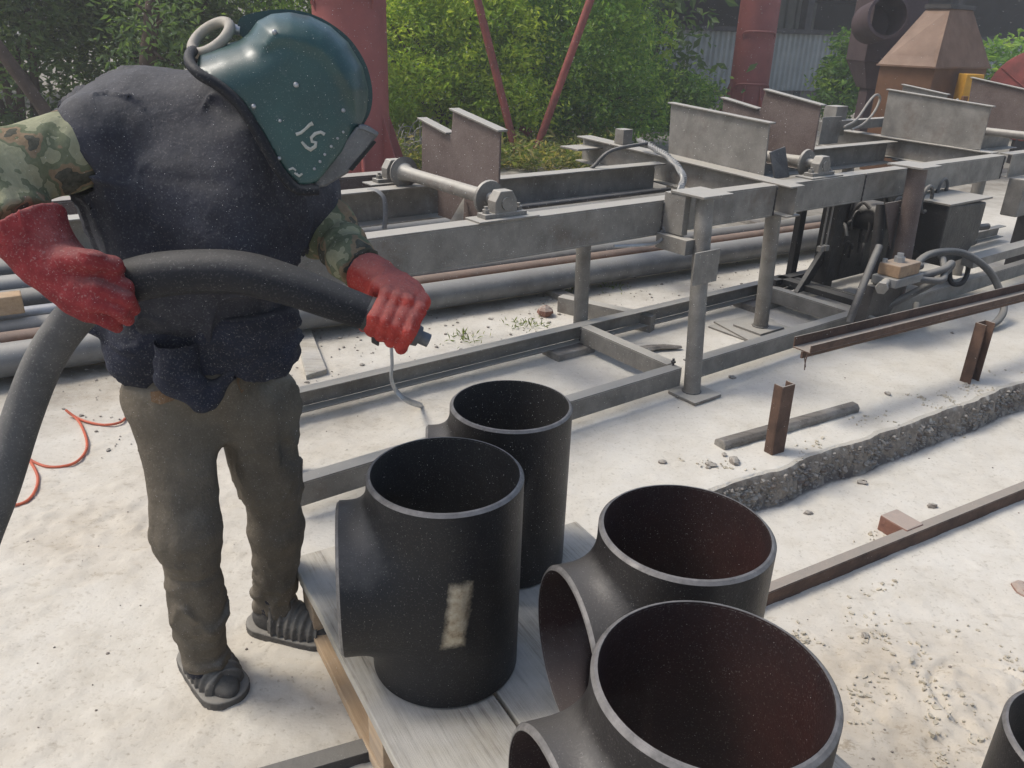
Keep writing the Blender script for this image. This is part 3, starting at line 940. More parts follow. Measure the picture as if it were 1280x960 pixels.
def weld(a, b_, m='steel_dark'):
    n = max(4, int(np.linalg.norm(np.asarray(b_) - np.asarray(a)) / 0.012))
    t = np.linspace(0, 1, n)[:, None]
    pts = np.asarray(a) * (1 - t) + np.asarray(b_) * t
    part('weld_bead', lambda b: b.tube(pts, 0.0048 + 0.0018 * np.sin(np.arange(n) * 2.4), 6), m, bevel=0, smooth=True)
for u_, v0_, v1_ in ((-0.752, 0.60, 1.08), (0.988, 0.50, 1.20), (1.418, 0.50, 1.17), (3.508, 0.51, 1.28)):
    if u_ > 0:
        weld(W(u_ - 0.004, v0_, 0.892 if u_ < 3 else 0.894), W(u_ - 0.004, v1_, 0.892 + (0.030 if u_ < 1 else 0.0)))
weld(W(0.857, 0.298, 0.725), W(0.857, 0.298, 0.882)); weld(W(0.985, 0.298, 0.725), W(0.985, 0.298, 0.882)); weld(W(1.7005, 0.298, 0.722), W(1.7005, 0.298, 0.884))
weld(W(3.46, 0.298, 0.725), W(3.46, 0.298, 0.882)); weld(W(0.0, 0.296, 0.742), W(0.0, 0.296, 0.88)); weld(W(-0.078, 0.098, 0.06), W(-0.078, 0.098, 0.13)); weld(W(-0.078, 0.728, 0.06), W(-0.078, 0.728, 0.13))
for (c_, r_) in ((W(0.002, -0.006, 0.022), 0.042), (W(1.04, 0.39, 0.039), 0.044)):
    an_ = np.linspace(0, 2 * math.pi, 26)
    part('weld_bead', lambda b: b.tube([c_ + np.array([math.cos(q) * r_, math.sin(q) * r_, 0]) for q in an_], 0.005 + 0.0015 * np.sin(np.arange(26) * 2.4), 6, cap=False), 'steel_dark', bevel=0, smooth=True)


# rollers with pillow-block bearings
def bearing(u, v, z0, m='steel'):
    o = part('bearing_block', lambda b: b.prism([W(u - 0.055, v - 0.028, z0), W(u + 0.055, v - 0.028, z0), W(u + 0.055, v - 0.028, z0 + 0.065), W(u + 0.03, v - 0.028, z0 + 0.105),
                                                 W(u - 0.03, v - 0.028, z0 + 0.105), W(u - 0.055, v - 0.028, z0 + 0.065)], RV * 0.056), m, bevel=0.004)
    part('foot', lambda b: b.rig(u - 0.105, u + 0.105, v - 0.03, v + 0.03, z0 - 0.0, z0 + 0.018), m, o)
    for s in (-1, 1):
        part('bolt', lambda b: (b.tube([W(u + s * 0.082, v, z0 + 0.016), W(u + s * 0.082, v, z0 + 0.034)], 0.016, 6), b.tube([W(u + s * 0.082, v, z0 + 0.034), W(u + s * 0.082, v, z0 + 0.046)], 0.008, 8)), m, o, bevel=0)
    part('shaft_cap', lambda b: b.tube([W(u, v - 0.029, z0 + 0.055), W(u, v - 0.036, z0 + 0.055)], 0.026, 16), m, o, bevel=0)
    return o


def roller(u, v0, v1, z0, m='steel'):
    part('mount_plate', lambda b: b.rig(u - 0.15, u + 0.15, v0 - 0.06, v0 + 0.05, 0.8855, z0), m)
    part('mount_plate', lambda b: b.rig(u - 0.15, u + 0.15, v1 - 0.05, v1 + 0.05, 0.8855, z0), m)
    bearing(u, v0, z0, m); bearing(u, v1, z0, m)
    zc = z0 + 0.055
    L = v1 - v0
    prof = [(0.03, 0.024), (0.085, 0.026), (0.088, 0.072), (0.100, 0.075), (0.108, 0.046), (0.13, 0.034), (0.20, 0.031)]
    prof = prof + [(L - a, r) for a, r in prof[::-1]]
    part('roller', lambda b: b.tube([W(u, v0 + a, zc) for a, r in prof], [r for a, r in prof], 24), m, bevel=0, smooth='auto')


roller(-0.90, 0.35, 1.25, 0.893)
roller(1.33, 0.37, 1.25, 0.893)
roller(4.35, 0.37, 1.20, 0.893)
part('strap', lambda b: b.tube(spline([W(-1.12, 1.09, 0.90), W(-1.10, 1.05, 0.895), W(-1.08, 1.02, 0.86), W(-1.10, 0.98, 0.78), W(-1.12, 0.96, 0.735)], 5), 0.018, 8, flat=0.2), 'pipe_grey', bevel=0, smooth='auto')
part('end_plate', lambda b: b.rig(2.80, 3.05, 1.36, 1.368, 0.86, 1.06), 'steel')
part('end_block', lambda b: b.rig(3.1, 3.25, 1.45, 1.56, 0.90, 1.12), 'steel')
part('side_rail', lambda b: b.rig(2.9, 4.2, 1.40, 1.47, 0.95, 1.02), 'steel')
part('bolt', lambda b: (b.tube([W(-0.06, 0.075, 0.14), W(-0.06, 0.075, 0.175)], 0.006, 8), b.tube([W(-0.06, 0.075, 0.155), W(-0.06, 0.075, 0.163)], 0.012, 6)), 'steel_dark', bevel=0)
for uu in (1.42, 1.47):
    part('hanger_rod', lambda b: (b.tube([W(uu, 0.33, 0.735), W(uu, 0.33, 0.47)], 0.006, 8), b.rig(uu - 0.017, uu + 0.017, 0.315, 0.345, 0.45, 0.48)), 'steel', bevel=0)

# supports and flat pieces under the bench
def flat_thing(name, pts, h, m, label, cat, group=None, z0=None, bevel=0.004):
    b = MB()
    p = np.array([G(*q, 0.0) for q in pts])
    base = (z0 if z0 is not None else np.mean([gz(a[0], a[1]) for a in p]) - 0.004)
    p[:, 2] = base
    b.prism(p[::-1] if np.cross(p[1] - p[0], p[2] - p[1])[2] < 0 else p, (0, 0, h))
    o = b.build(name, M[m], None, False, bevel, label=label, category=cat)
    if group:
        o['group'] = group
    return o


b = MB(); b.rig(-0.28, -0.02, 0.66, 0.80, -0.004, 0.040); b.build('timber_block', M['wood_old'], bevel=0.006, label='grey split timber block wedged under the inner lower rail by a post', category='timber')
b = MB(); b.rig(1.30, 1.62, 0.62, 0.80, -0.004, 0.040); b.build('timber_block', M['wood_old'], bevel=0.006, label='dark crumbling timber block under the rail beside the plated post', category='timber')
b = MB(); b.rig(0.83, 1.24, 0.20, 0.60, 0.002, 0.0125); b.build('steel_plate', M['steel'], bevel=0.001, label='square steel plate lying on the sand under a post foot', category='plate')
b = MB(); b.prism([W(0.80, 0.22, 0.0128), W(1.10, 0.15, 0.0128), W(1.26, 0.50, 0.0128), W(0.90, 0.62, 0.0128)], (0, 0, 0.010)); b.build('steel_plate', M['steel'], bevel=0.001, label='upper, slightly turned steel plate directly beneath the post foot', category='plate')
b = MB()
b.obox(W(0.38, 1.02, 0.05), RV * 0.93 + RU * -0.36, RU * 0.93 + RV * 0.36, RZ, 0.62, 0.07, 0.10); b.build('steel_bar', M['steel'], bevel=0.003, label='short grey steel bar lying across the gravel behind the inner rail', category='steel bar')
b = MB(); b.tube(spline([W(0.05, 0.60, 0.02), W(0.18, 0.52, 0.025), W(0.30, 0.50, 0.02), W(0.42, 0.44, 0.015)], 4), [0.03, .034, .034, .033, .034, .03, .032, .03, .026, .028, .024, .02, .012], 7, flat=0.5)
b.build('wood_scrap', M['wood_old'], label='splintered scrap of grey wood lying between the two lower rails', category='wood')
b = MB(); rock(b, W(0.13, 1.28, 0.03), 0.05, rng, 0.7); b.build('brick_lump', M['brick'], label='reddish lump of brick beside the inner post behind the rail', category='rubble')

# ================================================================== steel pipes behind the bench
PA, PB = G(0, 430, 0.2), G(1085, 277, 0.2)
PD = (PB - PA) / np.linalg.norm(PB - PA)
PN = np.array([-PD[1], PD[0], 0])
PIPES = [  # sight-line height at the left frame edge, radius, top height, material, end beyond PB, label
    (430, 0.080, 0.20, 'pipe_grey', 0.15, 'thick light grey steel pipe, foremost of the bundle behind the bench'),
    (416, 0.045, 0.22, 'rust_pipe', 0.3, 'thin rust brown pipe beside the thick grey pipe'),
    (401, 0.062, 0.24, 'pipe_dark', 0.1, 'mid grey pipe lying just beyond the rust brown pipe'),
    (387, 0.040, 0.25, 'galv', -3.2, 'thin shiny pipe under the timber offcut in the bundle'),
    (364, 0.070, 0.28, 'pipe_dark', -2.0, 'dark grey pipe behind the timber offcut in the bundle'),
    (345, 0.070, 0.28, 'pipe_grey', -1.6, 'grey pipe second from the grassy side of the bundle'),
    (325, 0.070, 0.30, 'pipe_dark', -1.9, 'dark grey pipe on the grassy edge of the bundle'),
]
for py, r, zt, m, ext, lab in PIPES:
    A = G(0, py, zt); A[2] = zt - r
    off = (A - PA) @ PN
    a0 = PA + PN * off - PD * 2.4; b0 = PB + PN * off + PD * ext
    a0[2] = b0[2] = zt - r
    b = MB(); b.hollow(a0, b0, r, 0.008, 22)
    o = b.build('steel_pipe', M[m], None, 'auto', label=lab, category='pipe'); o['group'] = 'pipes stacked behind the bench'
for d in (0.6, 3.1, 6.0):
    b = MB(); c = PA + PD * d + PN * 0.55
    b.obox([c[0], c[1], 0.018], PN, PD, RZ, 1.9, 0.09, 0.045); b.build('timber_bearer', M['wood_old'], bevel=0.005, label='squared timber bearer crosswise under the pipe bundle', category='timber')['group'] = 'bearers under the pipe bundle'
b = MB(); c = G(-10, 384, 0.30)
b.obox([c[0], c[1], 0.31], PD, PN, RZ, 0.26, 0.10, 0.09); b.build('timber_offcut', M['wood_new'], bevel=0.006, label='short brown timber offcut resting on top of the pipes', category='timber')

# ================================================================== right-hand side: channels, rail, brick, plank
lz = 0.349
ca, cb = G(1010, 440, lz), G(1280, 372, lz)
cd = (cb - ca) / np.linalg.norm(cb - ca); cn = np.array([-cd[1], cd[0], 0])
chan = thing('channel_guide', (2.359, 3.883, 0), 'rusty steel channel held level on a stub post above the slab', 'steel channel')
L_ = 2.6
def trough(b):
    c = ca + cd * L_ / 2
    b.obox(c + cn * 0.035 - RZ * 0.004, cd, cn, RZ, L_, 0.095, 0.007)
    b.obox(c - cn * 0.010 + RZ * 0.016, cd, cn, RZ, L_, 0.006, 0.033)
    b.obox(c + cn * 0.080 + RZ * 0.022, cd, cn, RZ, L_, 0.006, 0.045)
part('channel', trough, 'rust', chan)
part('channel_lip', lambda b: b.obox(ca + cd * L_ / 2 + cn * 0.030 - RZ * 0.024, cd, cn, RZ, L_, 0.012, 0.032), 'rust', chan)
pb_ = np.array([2.359, 3.883, 0.0])
part('post', lambda b: (b.obox(pb_ + RZ * 0.158 + cn * 0.01, cd, cn, RZ, 0.085, 0.007, 0.325), b.obox(pb_ + RZ * 0.158 + cd * 0.039 - cn * 0.018, cd, cn, RZ, 0.007, 0.05, 0.325), b.obox(pb_ + RZ * 0.158 - cd * 0.039 - cn * 0.018, cd, cn, RZ, 0.007, 0.05, 0.325)), 'rust', chan)
part('hanging_wire', lambda b: (b.tube(spline([ca + cn * 0.0 + RZ * 0.0, ca - RZ * 0.05 - cd * 0.005, ca - RZ * 0.085]), 0.0025, 6), b.tube(spline([ca + cn * 0.03, ca + cn * 0.03 + cd * 0.02 - RZ * 0.03, ca + cn * 0.02 + cd * 0.03 - RZ * 0.085]), 0.0025, 6)), 'rust', chan, bevel=0)

q = np.array([1.124, 3.001, 0]); d1 = cd; n1 = cn
b = MB()
tilt = np.array([-0.02, 0, 1.0]); tilt = tilt / np.linalg.norm(tilt)
b.obox(q + tilt * 0.145, d1, n1, tilt, 0.075, 0.006, 0.335)
b.obox(q + tilt * 0.145 + d1 * 0.0345 + n1 * 0.0225, d1, n1, tilt, 0.006, 0.039, 0.335)
b.obox(q + tilt * 0.145 - d1 * 0.0345 + n1 * 0.0225, d1, n1, tilt, 0.006, 0.039, 0.335)
b.build('channel_stub', M['rust'], bevel=0.0015, label='short rusty channel stub standing upright at the broken slab edge', category='steel post')

a_, b_ = G(900, 555, 0.02), G(1068, 508, 0.02)
dd = (b_ - a_) / np.linalg.norm(b_ - a_); nn = np.array([-dd[1], dd[0], 0])
b = MB(); b.prism([a_ - nn * .03 - RZ * .022, a_ + nn * .035 - RZ * .022, a_ + nn * .035 + RZ * .006, a_ + nn * .012 + RZ * .022, a_ - nn * .018 + RZ * .02, a_ - nn * .032 + RZ * .004], b_ - a_)
b.build('timber_batten', M['wood_old'], bevel=0.004, label='grey weathered timber batten lying on the slab behind the channel stub', category='timber')

ra, rb = G(962, 742, -0.10), G(1282, 612, -0.10)
rd = (rb - ra) / np.linalg.norm(rb - ra); rn = np.array([-rd[1], rd[0], 0]); ra = ra - rd * 0.25
b = MB()
c = ra + rd * 1.6; c[2] = 0
b.obox(c + RZ * -0.125, rd, rn, RZ, 3.2, 0.006, 0.060)
b.obox(c + RZ * -0.092 + rn * 0.017, rd, rn, RZ, 3.2, 0.040, 0.006)
b.build('angle_rail', M['rust'], bevel=0.002, label='long rusty angle iron lying in the sand below the slab', category='steel rail')
p = G(1122, 668, -0.12)
b = MB(); b.obox([p[0] + 0.03, p[1] + 0.05, -0.118], rd, rn, RZ, 0.10, 0.12, 0.07)
b.build('brick', M['brick'], bevel=0.006, label='half red brick behind the rusty angle iron', category='brick')
b = MB(); p = G(430, 946, 0.0); q2 = G(375, 962, 0.0); d3 = (p - q2); d3[2] = 0; d3 /= np.linalg.norm(d3); n3 = np.array([-d3[1], d3[0], 0])
b.obox([p[0] + 0.02, p[1] - 0.01, 0.02], d3, n3, RZ, 0.55, 0.045, 0.035); b.build('steel_flat', M['steel_dark'], bevel=0.002, label='dark steel bar on the ground running under the pallet', category='steel bar')
b = MB(); p = G(1275, 730, -0.12); rock(b, (p[0] + 0.03, p[1], -0.15), 0.05, rng, 0.4); b.build('brick_lump', M['brick'], label='reddish brick fragment sunk in the rough sand', category='rubble')

# timber offcut and hanging strip, orange coil on the left
flat_thing('timber_offcut', [(368, 412), (386, 410), (409, 468), (383, 476)], 0.03, 'wood', 'pale board offcut lying against the inner lower rail', 'timber')
b = MB()
p0 = at(489, 432, 3.05)
pts = [p0, at(490, 455, 3.04), at(489, 472, 3.03), at(495, 488, 3.05), at(508, 500, 3.08)]
e = G(527, 507, 0.006); pts.append(e)
b.tube(spline(pts, 5), 0.016, 8, flat=0.45)
b.build('steel_strip', M['galv'], None, 'auto', label='thin curled metal strip standing on the sand behind the gloved hand', category='metal strip')

hose_px = [(200, 505), (163, 519), (150, 528), (130, 531), (108, 527), (92, 520), (84, 514)]
hose_px2 = [(84, 514), (98, 526), (107, 545), (108, 562), (96, 577), (78, 583), (58, 583), (40, 576), (28, 566)]
hose_px3 = [(28, 566), (38, 577), (47, 595), (45, 611), (34, 626), (15, 632), (-15, 633), (-40, 625)]
pts = []
for lst in (hose_px, hose_px2, hose_px3):
    for k, q in enumerate(lst):
        e = k in (0, len(lst) - 1)
        pts.append(G(*q, 0.035 if e else 0.010))
b = MB(); b.tube(spline(pts, 6), 0.0055, 8)
b.build('air_hose', M['orange'], None, 'auto', label='thin orange coiled air hose lying in loops on the sand', category='hose')

# wire rope sling and cable loops
b = MB(); b.tube(spline([W(0.93, 1.30, 0.97), W(0.72, 1.15, 1.0), W(0.42, 1.12, 0.98), W(0.33, 1.15, 0.90), W(0.32, 1.17, 0.88)], 6), 0.011, 8); b.build('cable', M['rubber_dusty'], None, 'auto', label='dark bent cable arching over the outer beam beside the cross beam', category='cable')
def rope(pts, r, turns, name, label):
    p = spline(pts, 14)
    t = np.gradient(p, axis=0); t /= np.linalg.norm(t, axis=1)[:, None]
    b = MB()
    for k in range(3):
        s = np.linspace(0, turns * 2 * math.pi, len(p)) + k * 2.094
        x = np.cross(t, [0.3, 0.1, 1.0]); x /= np.linalg.norm(x, axis=1)[:, None]; y = np.cross(t, x)
        b.tube(p + r * (np.cos(s)[:, None] * x + np.sin(s)[:, None] * y), r * 0.95, 7)
    b.build(name, M['pipe_grey'], None, 'auto', label=label, category='rope')
rope([W(0.86, 1.34, 0.99), W(0.55, 0.82, 0.985), W(0.28, 0.45, 0.955), W(0.075, 0.285, 0.90), W(0.04, 0.282, 0.80), W(0.0, 0.282, 0.735)], 0.010, 20, 'wire_rope', 'twisted grey wire rope sling hanging over the bench beam by a post')
b = MB(); b.tube(spline([W(0.0, 0.27, 0.72), W(-0.08, 0.25, 0.70), W(-0.2, 0.25, 0.705), W(-0.34, 0.26, 0.715)], 6), 0.008, 8); b.build('steel_wire', M['galv'], None, 'auto', label='loose bright wire end sticking out under the bench beam', category='wire')
b = MB()
lp = [W(3.0, 1.30, 0.99), W(3.15, 1.30, 1.04), W(3.28, 1.30, 1.17), W(3.36, 1.30, 1.215), W(3.42, 1.30, 1.18), W(3.37, 1.30, 1.08), W(3.25, 1.30, 1.0), W(3.08, 1.28, 0.97)]
b.tube(spline(lp, 6), 0.009, 8); b.build('cable_loop', M['cable'], None, 'auto', label='pale cable loop standing up beside the far cradle plate', category='cable')
b = MB(); b.tube(spline([W(4.25, 1.18, 0.89), W(4.2, 1.17, 1.0), W(4.25, 1.16, 1.12), W(4.35, 1.15, 1.17)], 6), 0.012, 8); b.build('cable_loop', M['cable'], None, 'auto', label='pale cable curving up in front of the splashed brown plate', category='cable')

# ================================================================== hydraulic unit under the bench
hyd = thing('hydraulic_unit', W(2.1, 0.4, 0), 'oily black hydraulic unit with box housing standing inside the bench frame', 'machine')
part('column', lambda b: (b.rig(1.72, 1.80, 0.44, 0.52, 0.10, 0.72), b.rig(1.73, 1.79, 0.70, 0.74, 0.10, 0.72)), 'oily', hyd)
part('brace', lambda b: b.prism([W(1.50, 0.48, 0.14), W(1.58, 0.48, 0.14), W(1.80, 0.48, 0.40), W(1.80, 0.48, 0.50)], RV * 0.03), 'oily', hyd)
part('base_rail', lambda b: (b.rig(1.56, 1.64, 0.10, 0.72, 0.142, 0.18), b.rig(1.68, 1.72, 0.12, 0.70, 0.142, 0.17), b.rig(1.5, 2.3, 0.64, 0.70, 0.142, 0.18)), 'oily', hyd)
part('back_plate', lambda b: b.rig(1.85, 2.95, 0.60, 0.63, 0.10, 0.715), 'oily', hyd)
part('housing', lambda b: b.prism([W(2.30, 0.06, 0.36), W(2.42, 0.06, 0.28), W(2.66, 0.06, 0.30), W(2.80, 0.06, 0.42), W(2.80, 0.06, 0.66), W(2.30, 0.06, 0.68)], RV * 0.30), 'oily', hyd, bevel=0.01)
part('housing_lid', lambda b: b.rig(2.28, 2.83, 0.045, 0.365, 0.682, 0.695), 'steel', hyd)
part('motor', lambda b: (b.tube([W(2.2, 0.40, 0.55), W(2.2, 0.62, 0.55)], 0.10, 20), b.tube([W(2.2, 0.37, 0.55), W(2.2, 0.41, 0.55)], 0.06, 16)), 'oily', hyd, bevel=0, smooth='auto')
part('cylinder', lambda b: (b.tube([W(2.02, 0.30, 0.20), W(2.06, 0.36, 0.66)], 0.035, 14), b.tube([W(2.13, 0.28, 0.62), W(2.13, 0.28, 0.2)], 0.02, 10)), 'steel_dark', hyd, bevel=0, smooth='auto')
part('fitting', lambda b: (b.tube([W(2.84, 0.10, 0.48), W(2.95, 0.08, 0.48)], 0.022, 12), b.tube([W(2.84, 0.16, 0.35), W(2.98, 0.16, 0.36)], 0.03, 12)), 'steel_dark', hyd, bevel=0, smooth='auto')
for uu, vv, zz, rr in ((2.28, 0.20, 0.70, 0.05), (2.66, 0.30, 0.70, 0.05), (2.10, 0.28, 0.63, 0.05)):
    a = np.linspace(0, math.pi * 1.6, 16)
    part('hose_loop', lambda b: b.tube([W(uu + rr * 1.2 * math.cos(t), vv, zz + rr * 1.6 * math.sin(t)) for t in a], 0.012, 8), 'rubber_dusty', hyd, bevel=0, smooth='auto')
part('drain_hose', lambda b: b.tube(spline([W(2.72, 0.1, 0.34), W(2.75, 0.05, 0.24), W(2.66, 0.02, 0.15), W(2.56, 0.05, 0.16), W(2.54, 0.08, 0.28)], 6), 0.016, 10), 'rubber', hyd, bevel=0, smooth='auto')
r2 = np.random.default_rng(9)
for k in range(16):
    a = W(r2.uniform(1.86, 2.32), r2.uniform(0.36, 0.55), r2.uniform(0.25, 0.68)); s = r2.uniform(0.03, 0.07)
    c = a + np.array([r2.normal(0, .05), r2.normal(0, .05), r2.normal(0, .06)])
    part('pipework', lambda b: b.tube(spline([a, (a + c) / 2 + RZ * s, c, c - RZ * s * 2], 4), 0.008 + 0.006 * r2.random(), 8), 'oily' if k % 3 else 'steel_dark', hyd, bevel=0, smooth='auto')
# valve block standing on a bracket at the near rail
val = thing('valve_block', W(1.58, -0.13, 0), 'tan hydraulic valve block on a black bracket with a lever and grey hoses', 'valve')
part('bracket', lambda b: b.prism([W(1.38, -0.05, 0.10), W(1.55, -0.05, 0.02), W(1.80, -0.05, 0.30), W(1.42, -0.05, 0.33)], RV * 0.06), 'steel_dark', val)
part('body', lambda b: b.rig(1.50, 1.72, -0.13, 0.0, 0.385, 0.455), 'tan', val, bevel=0.006)
part('sub_plate', lambda b: b.rig(1.47, 1.76, -0.14, 0.01, 0.335, 0.384), 'pipe_grey', val, bevel=0.004)
part('knob', lambda b: (b.tube([W(1.60, -0.06, 0.455), W(1.60, -0.06, 0.485)], 0.03, 8), b.tube([W(1.60, -0.06, 0.485), W(1.60, -0.06, 0.505)], 0.018, 12)), 'galv', val, bevel=0)
part('bolt', lambda b: b.tube([W(1.52, -0.02, 0.455), W(1.52, -0.02, 0.475)], 0.014, 6), 'galv', val, bevel=0)
part('solenoid', lambda b: b.tube([W(1.72, -0.09, 0.41), W(1.80, -0.09, 0.41)], 0.022, 12), 'steel_dark', val, bevel=0, smooth='auto')
part('union', lambda b: (b.tube([W(1.40, -0.10, 0.35), W(1.47, -0.08, 0.36)], 0.025, 10), b.tube([W(1.36, -0.12, 0.35), W(1.40, -0.10, 0.35)], 0.034, 6)), 'steel', val, bevel=0, smooth='auto')
part('lever', lambda b: b.tube(spline([W(1.24, -0.04, 0.15), W(1.30, -0.03, 0.28), W(1.42, 0.0, 0.45), W(1.50, 0.02, 0.54)], 5), 0.021, 12), 'rubber_dusty', val, bevel=0, smooth='auto')
for pts, r in (([W(1.76, -0.10, 0.35), W(1.95, -0.15, 0.38), W(2.06, -0.14, 0.40), W(2.10, -0.12, 0.36), W(1.95, -0.12, 0.30), W(1.7, -0.05, 0.2), W(1.5, 0.0, 0.14)], 0.022),
               ([W(1.75, -0.05, 0.34), W(2.0, -0.02, 0.43), W(2.3, -0.08, 0.42), W(2.48, -0.2, 0.30), W(2.50, -0.32, 0.12), W(2.38, -0.36, 0.05), W(2.22, -0.36, 0.03)], 0.022),
               ([W(1.74, -0.12, 0.345), W(1.9, -0.18, 0.33), W(2.0, -0.14, 0.36), W(2.12, -0.06, 0.40)], 0.02),
               ([W(1.4, -0.02, 0.16), W(1.55, -0.10, 0.10), W(1.8, -0.12, 0.07), W(1.95, -0.05, 0.14)], 0.02)):
    part('hose', lambda b: b.tube(spline(pts, 7), r, 12), 'rubber_dusty', val, bevel=0, smooth='auto')
# gear housing further along the bench
gear = thing('drive_unit', W(4.0, 0.2, 0), 'dull grey drive unit with round housing under the far end of the bench', 'machine')
part('casing', lambda b: b.rig(3.62, 3.80, 0.18, 0.30, 0.45, 0.72), 'steel', gear, bevel=0.01)
part('round_cover', lambda b: (b.tube([W(4.0, 0.10, 0.62), W(4.0, 0.30, 0.62)], 0.10, 22), b.tube([W(4.0, 0.07, 0.62), W(4.0, 0.1, 0.62)], 0.055, 18)), 'steel', gear, bevel=0, smooth='auto')
part('support', lambda b: (b.rig(3.85, 4.35, 0.1, 0.3, 0.46, 0.50), b.rig(3.9, 3.98, 0.12, 0.28, 0.0, 0.46), b.rig(4.2, 4.28, 0.12, 0.28, 0.0, 0.46)), 'steel_dark', gear)
b = MB(); b.obox(W(3.35, 0.0, 0.30), RU, RV * 0.98 + RZ * 0.1, RZ, 1.5, 0.08, 0.06); b.build('steel_bar', M['steel'], bevel=0.003, label='grey steel bar leaning inside the far end of the bench', category='steel bar')

# ================================================================== pallet
PZ = 0.21
pn = np.array([0.861, 0.508, 0]); pt = np.array([0.508, -0.861, 0])     # across boards / along boards (towards the camera)


def PP(n, t, z):
    return pn * n + pt * t + RZ * z


pal = thing('wooden_pallet', PP(0.85, -1.3, 0), 'dusty weathered timber pallet carrying the black pipe tees', 'pallet')


def plank(n0, n1, t0, t1, z0, z1, m, name='deck_board', seed=0):
    """sawn board: long edges waver, ends slightly skewed, grain along its local x"""
    r = np.random.default_rng(seed)
    k = 14
    ts = np.linspace(t0, t1, k)
    va = n0 + 0.004 * fbm(np.stack([ts * 6, ts * 0 + seed, ts * 0], -1), 3); vb = n1 + 0.006 * fbm(np.stack([ts * 6, ts * 0 + seed + 5.5, ts * 0], -1), 3)
    zt = z1 + 0.0025 * fbm(np.stack([ts * 4, ts * 0 + seed + 9.5, ts * 0], -1), 2)
    V = []
    for i in range(k):
        for (a, z) in ((va[i], z0), (vb[i], z0), (vb[i], zt[i]), (va[i], zt[i])):
            V.append((ts[i], a, z))
    F = [(i * 4 + j, i * 4 + (j + 1) % 4, (i + 1) * 4 + (j + 1) % 4, (i + 1) * 4 + j) for i in range(k - 1) for j in range(4)]
    F += [(3, 2, 1, 0), tuple((k - 1) * 4 + j for j in range(4))]
    V = np.array(V)
    c = V.mean(0)
    me = bpy.data.meshes.new(name)
    me.from_pydata((V - c).tolist(), [], F)
    me.materials.append(M[m])
    o = bpy.data.objects.new(name, me); COL.objects.link(o)
    o.parent = pal
    wc = PP(c[1], c[0], c[2]) - np.array(pal.location)
    o.location = Vector(wc.tolist())
    o.rotation_euler = (0, 0, math.atan2(pt[1], pt[0]))
    # local y must run along pn: pt x pn = +z ?  mirror check
    bv = o.modifiers.new('bevel', 'BEVEL'); bv.width = 0.003; bv.segments = 2; bv.limit_method = 'ANGLE'
    return o


plank(0.432, 0.697, -1.93, -0.70, 0.178, PZ - 0.001, 'wood', seed=1)
plank(0.706, 1.010, -1.96, -0.70, 0.178, PZ - 0.001, 'wood', seed=2)
plank(1.022, 1.262, -1.72, -0.66, 0.178, PZ - 0.001, 'wood', seed=3)
for t0 in (-1.88, -1.36, -0.86):
    plank(0.44, 1.25, t0, t0 + 0.10, 0.150, 0.1775, 'wood_new', 'cross_board', seed=5)
for n0 in (0.445, 0.79, 1.15):
    for t0 in (-1.88, -1.36, -0.86):
        plank(n0, n0 + 0.10, t0 + 0.005, t0 + 0.095, 0.042, 0.1495, 'wood_new', 'spacer_block', seed=int(n0 * 100 + t0 * 10))
for n0 in (0.44, 0.79, 1.15):
    plank(n0, n0 + 0.10, -1.9, -0.72, 0.012, 0.0415, 'wood_new', 'bottom_board', seed=int(n0 * 77))

# ================================================================== pipe tees
TR, TH, TC, TZ, TW = 0.171, 0.508, 0.238, 0.254, 0.011


def tee_sdf(R, k):
    def f(p):
        d1 = np.hypot(p[:, 0], p[:, 1]) - R
        d2 = np.maximum(np.hypot(p[:, 1], p[:, 2] - TZ) - R, -p[:, 0])
        return smin(d1, d2, k)
    return f


def tee_mesh(name, R, k, ztop, xout, zbot=0.0):
    V, F = nets(tee_sdf(R, k), (-0.20, -0.20, -0.03), (TC + 0.04, 0.20, TH + 0.04), 0.0095)
    me = bpy.data.meshes.new(name)
    me.from_pydata(V.tolist(), [], F)
    bm = bmesh.new(); bm.from_mesh(me)
    for co, no in (((0, 0, ztop), (0, 0, 1)), ((0, 0, zbot), (0, 0, -1)), ((xout, 0, 0), (1, 0, 0))):
        geom = bm.verts[:] + bm.edges[:] + bm.faces[:]
        bmesh.ops.bisect_plane(bm, geom=geom, plane_co=co, plane_no=no, clear_outer=True, dist=1e-5)
    bm.to_mesh(me); bm.free()
    me.polygons.foreach_set('use_smooth', [True] * len(me.polygons))
    return me


ME_BODY = tee_mesh('body', TR, 0.060, TH - 0.007, TC - 0.007, 0.006)
ME_LIN = tee_mesh('lining', TR - TW, 0.030, TH - 0.0005, TC - 0.0005, 0.0)
ME_LIN.flip_normals()


def annulus(name, axis):
    seg = 72
    prof = [(TR, -0.0075), (TR - 0.0055, -0.0012), (TR - TW + 0.001, 0.0), (TR - TW, -0.004)]
    V, F = [], []
    for r, h in prof:
        for k in range(seg):
            a = 2 * math.pi * k / seg
            c, s = math.cos(a), math.sin(a)
            V.append((r * c, r * s, TH + h) if axis == 'z' else (TC + h, r * c, TZ + r * s))
    for i in range(len(prof) - 1):
        for k in range(seg):
            q = (i * seg + k, i * seg + (k + 1) % seg, (i + 1) * seg + (k + 1) % seg, (i + 1) * seg + k)
            F.append(q)
    me = bpy.data.meshes.new(name); me.from_pydata(V, [], F); me.polygons.foreach_set('use_smooth', [True] * len(F)); me.set_sharp_from_angle(angle=math.radians(25))
    return me


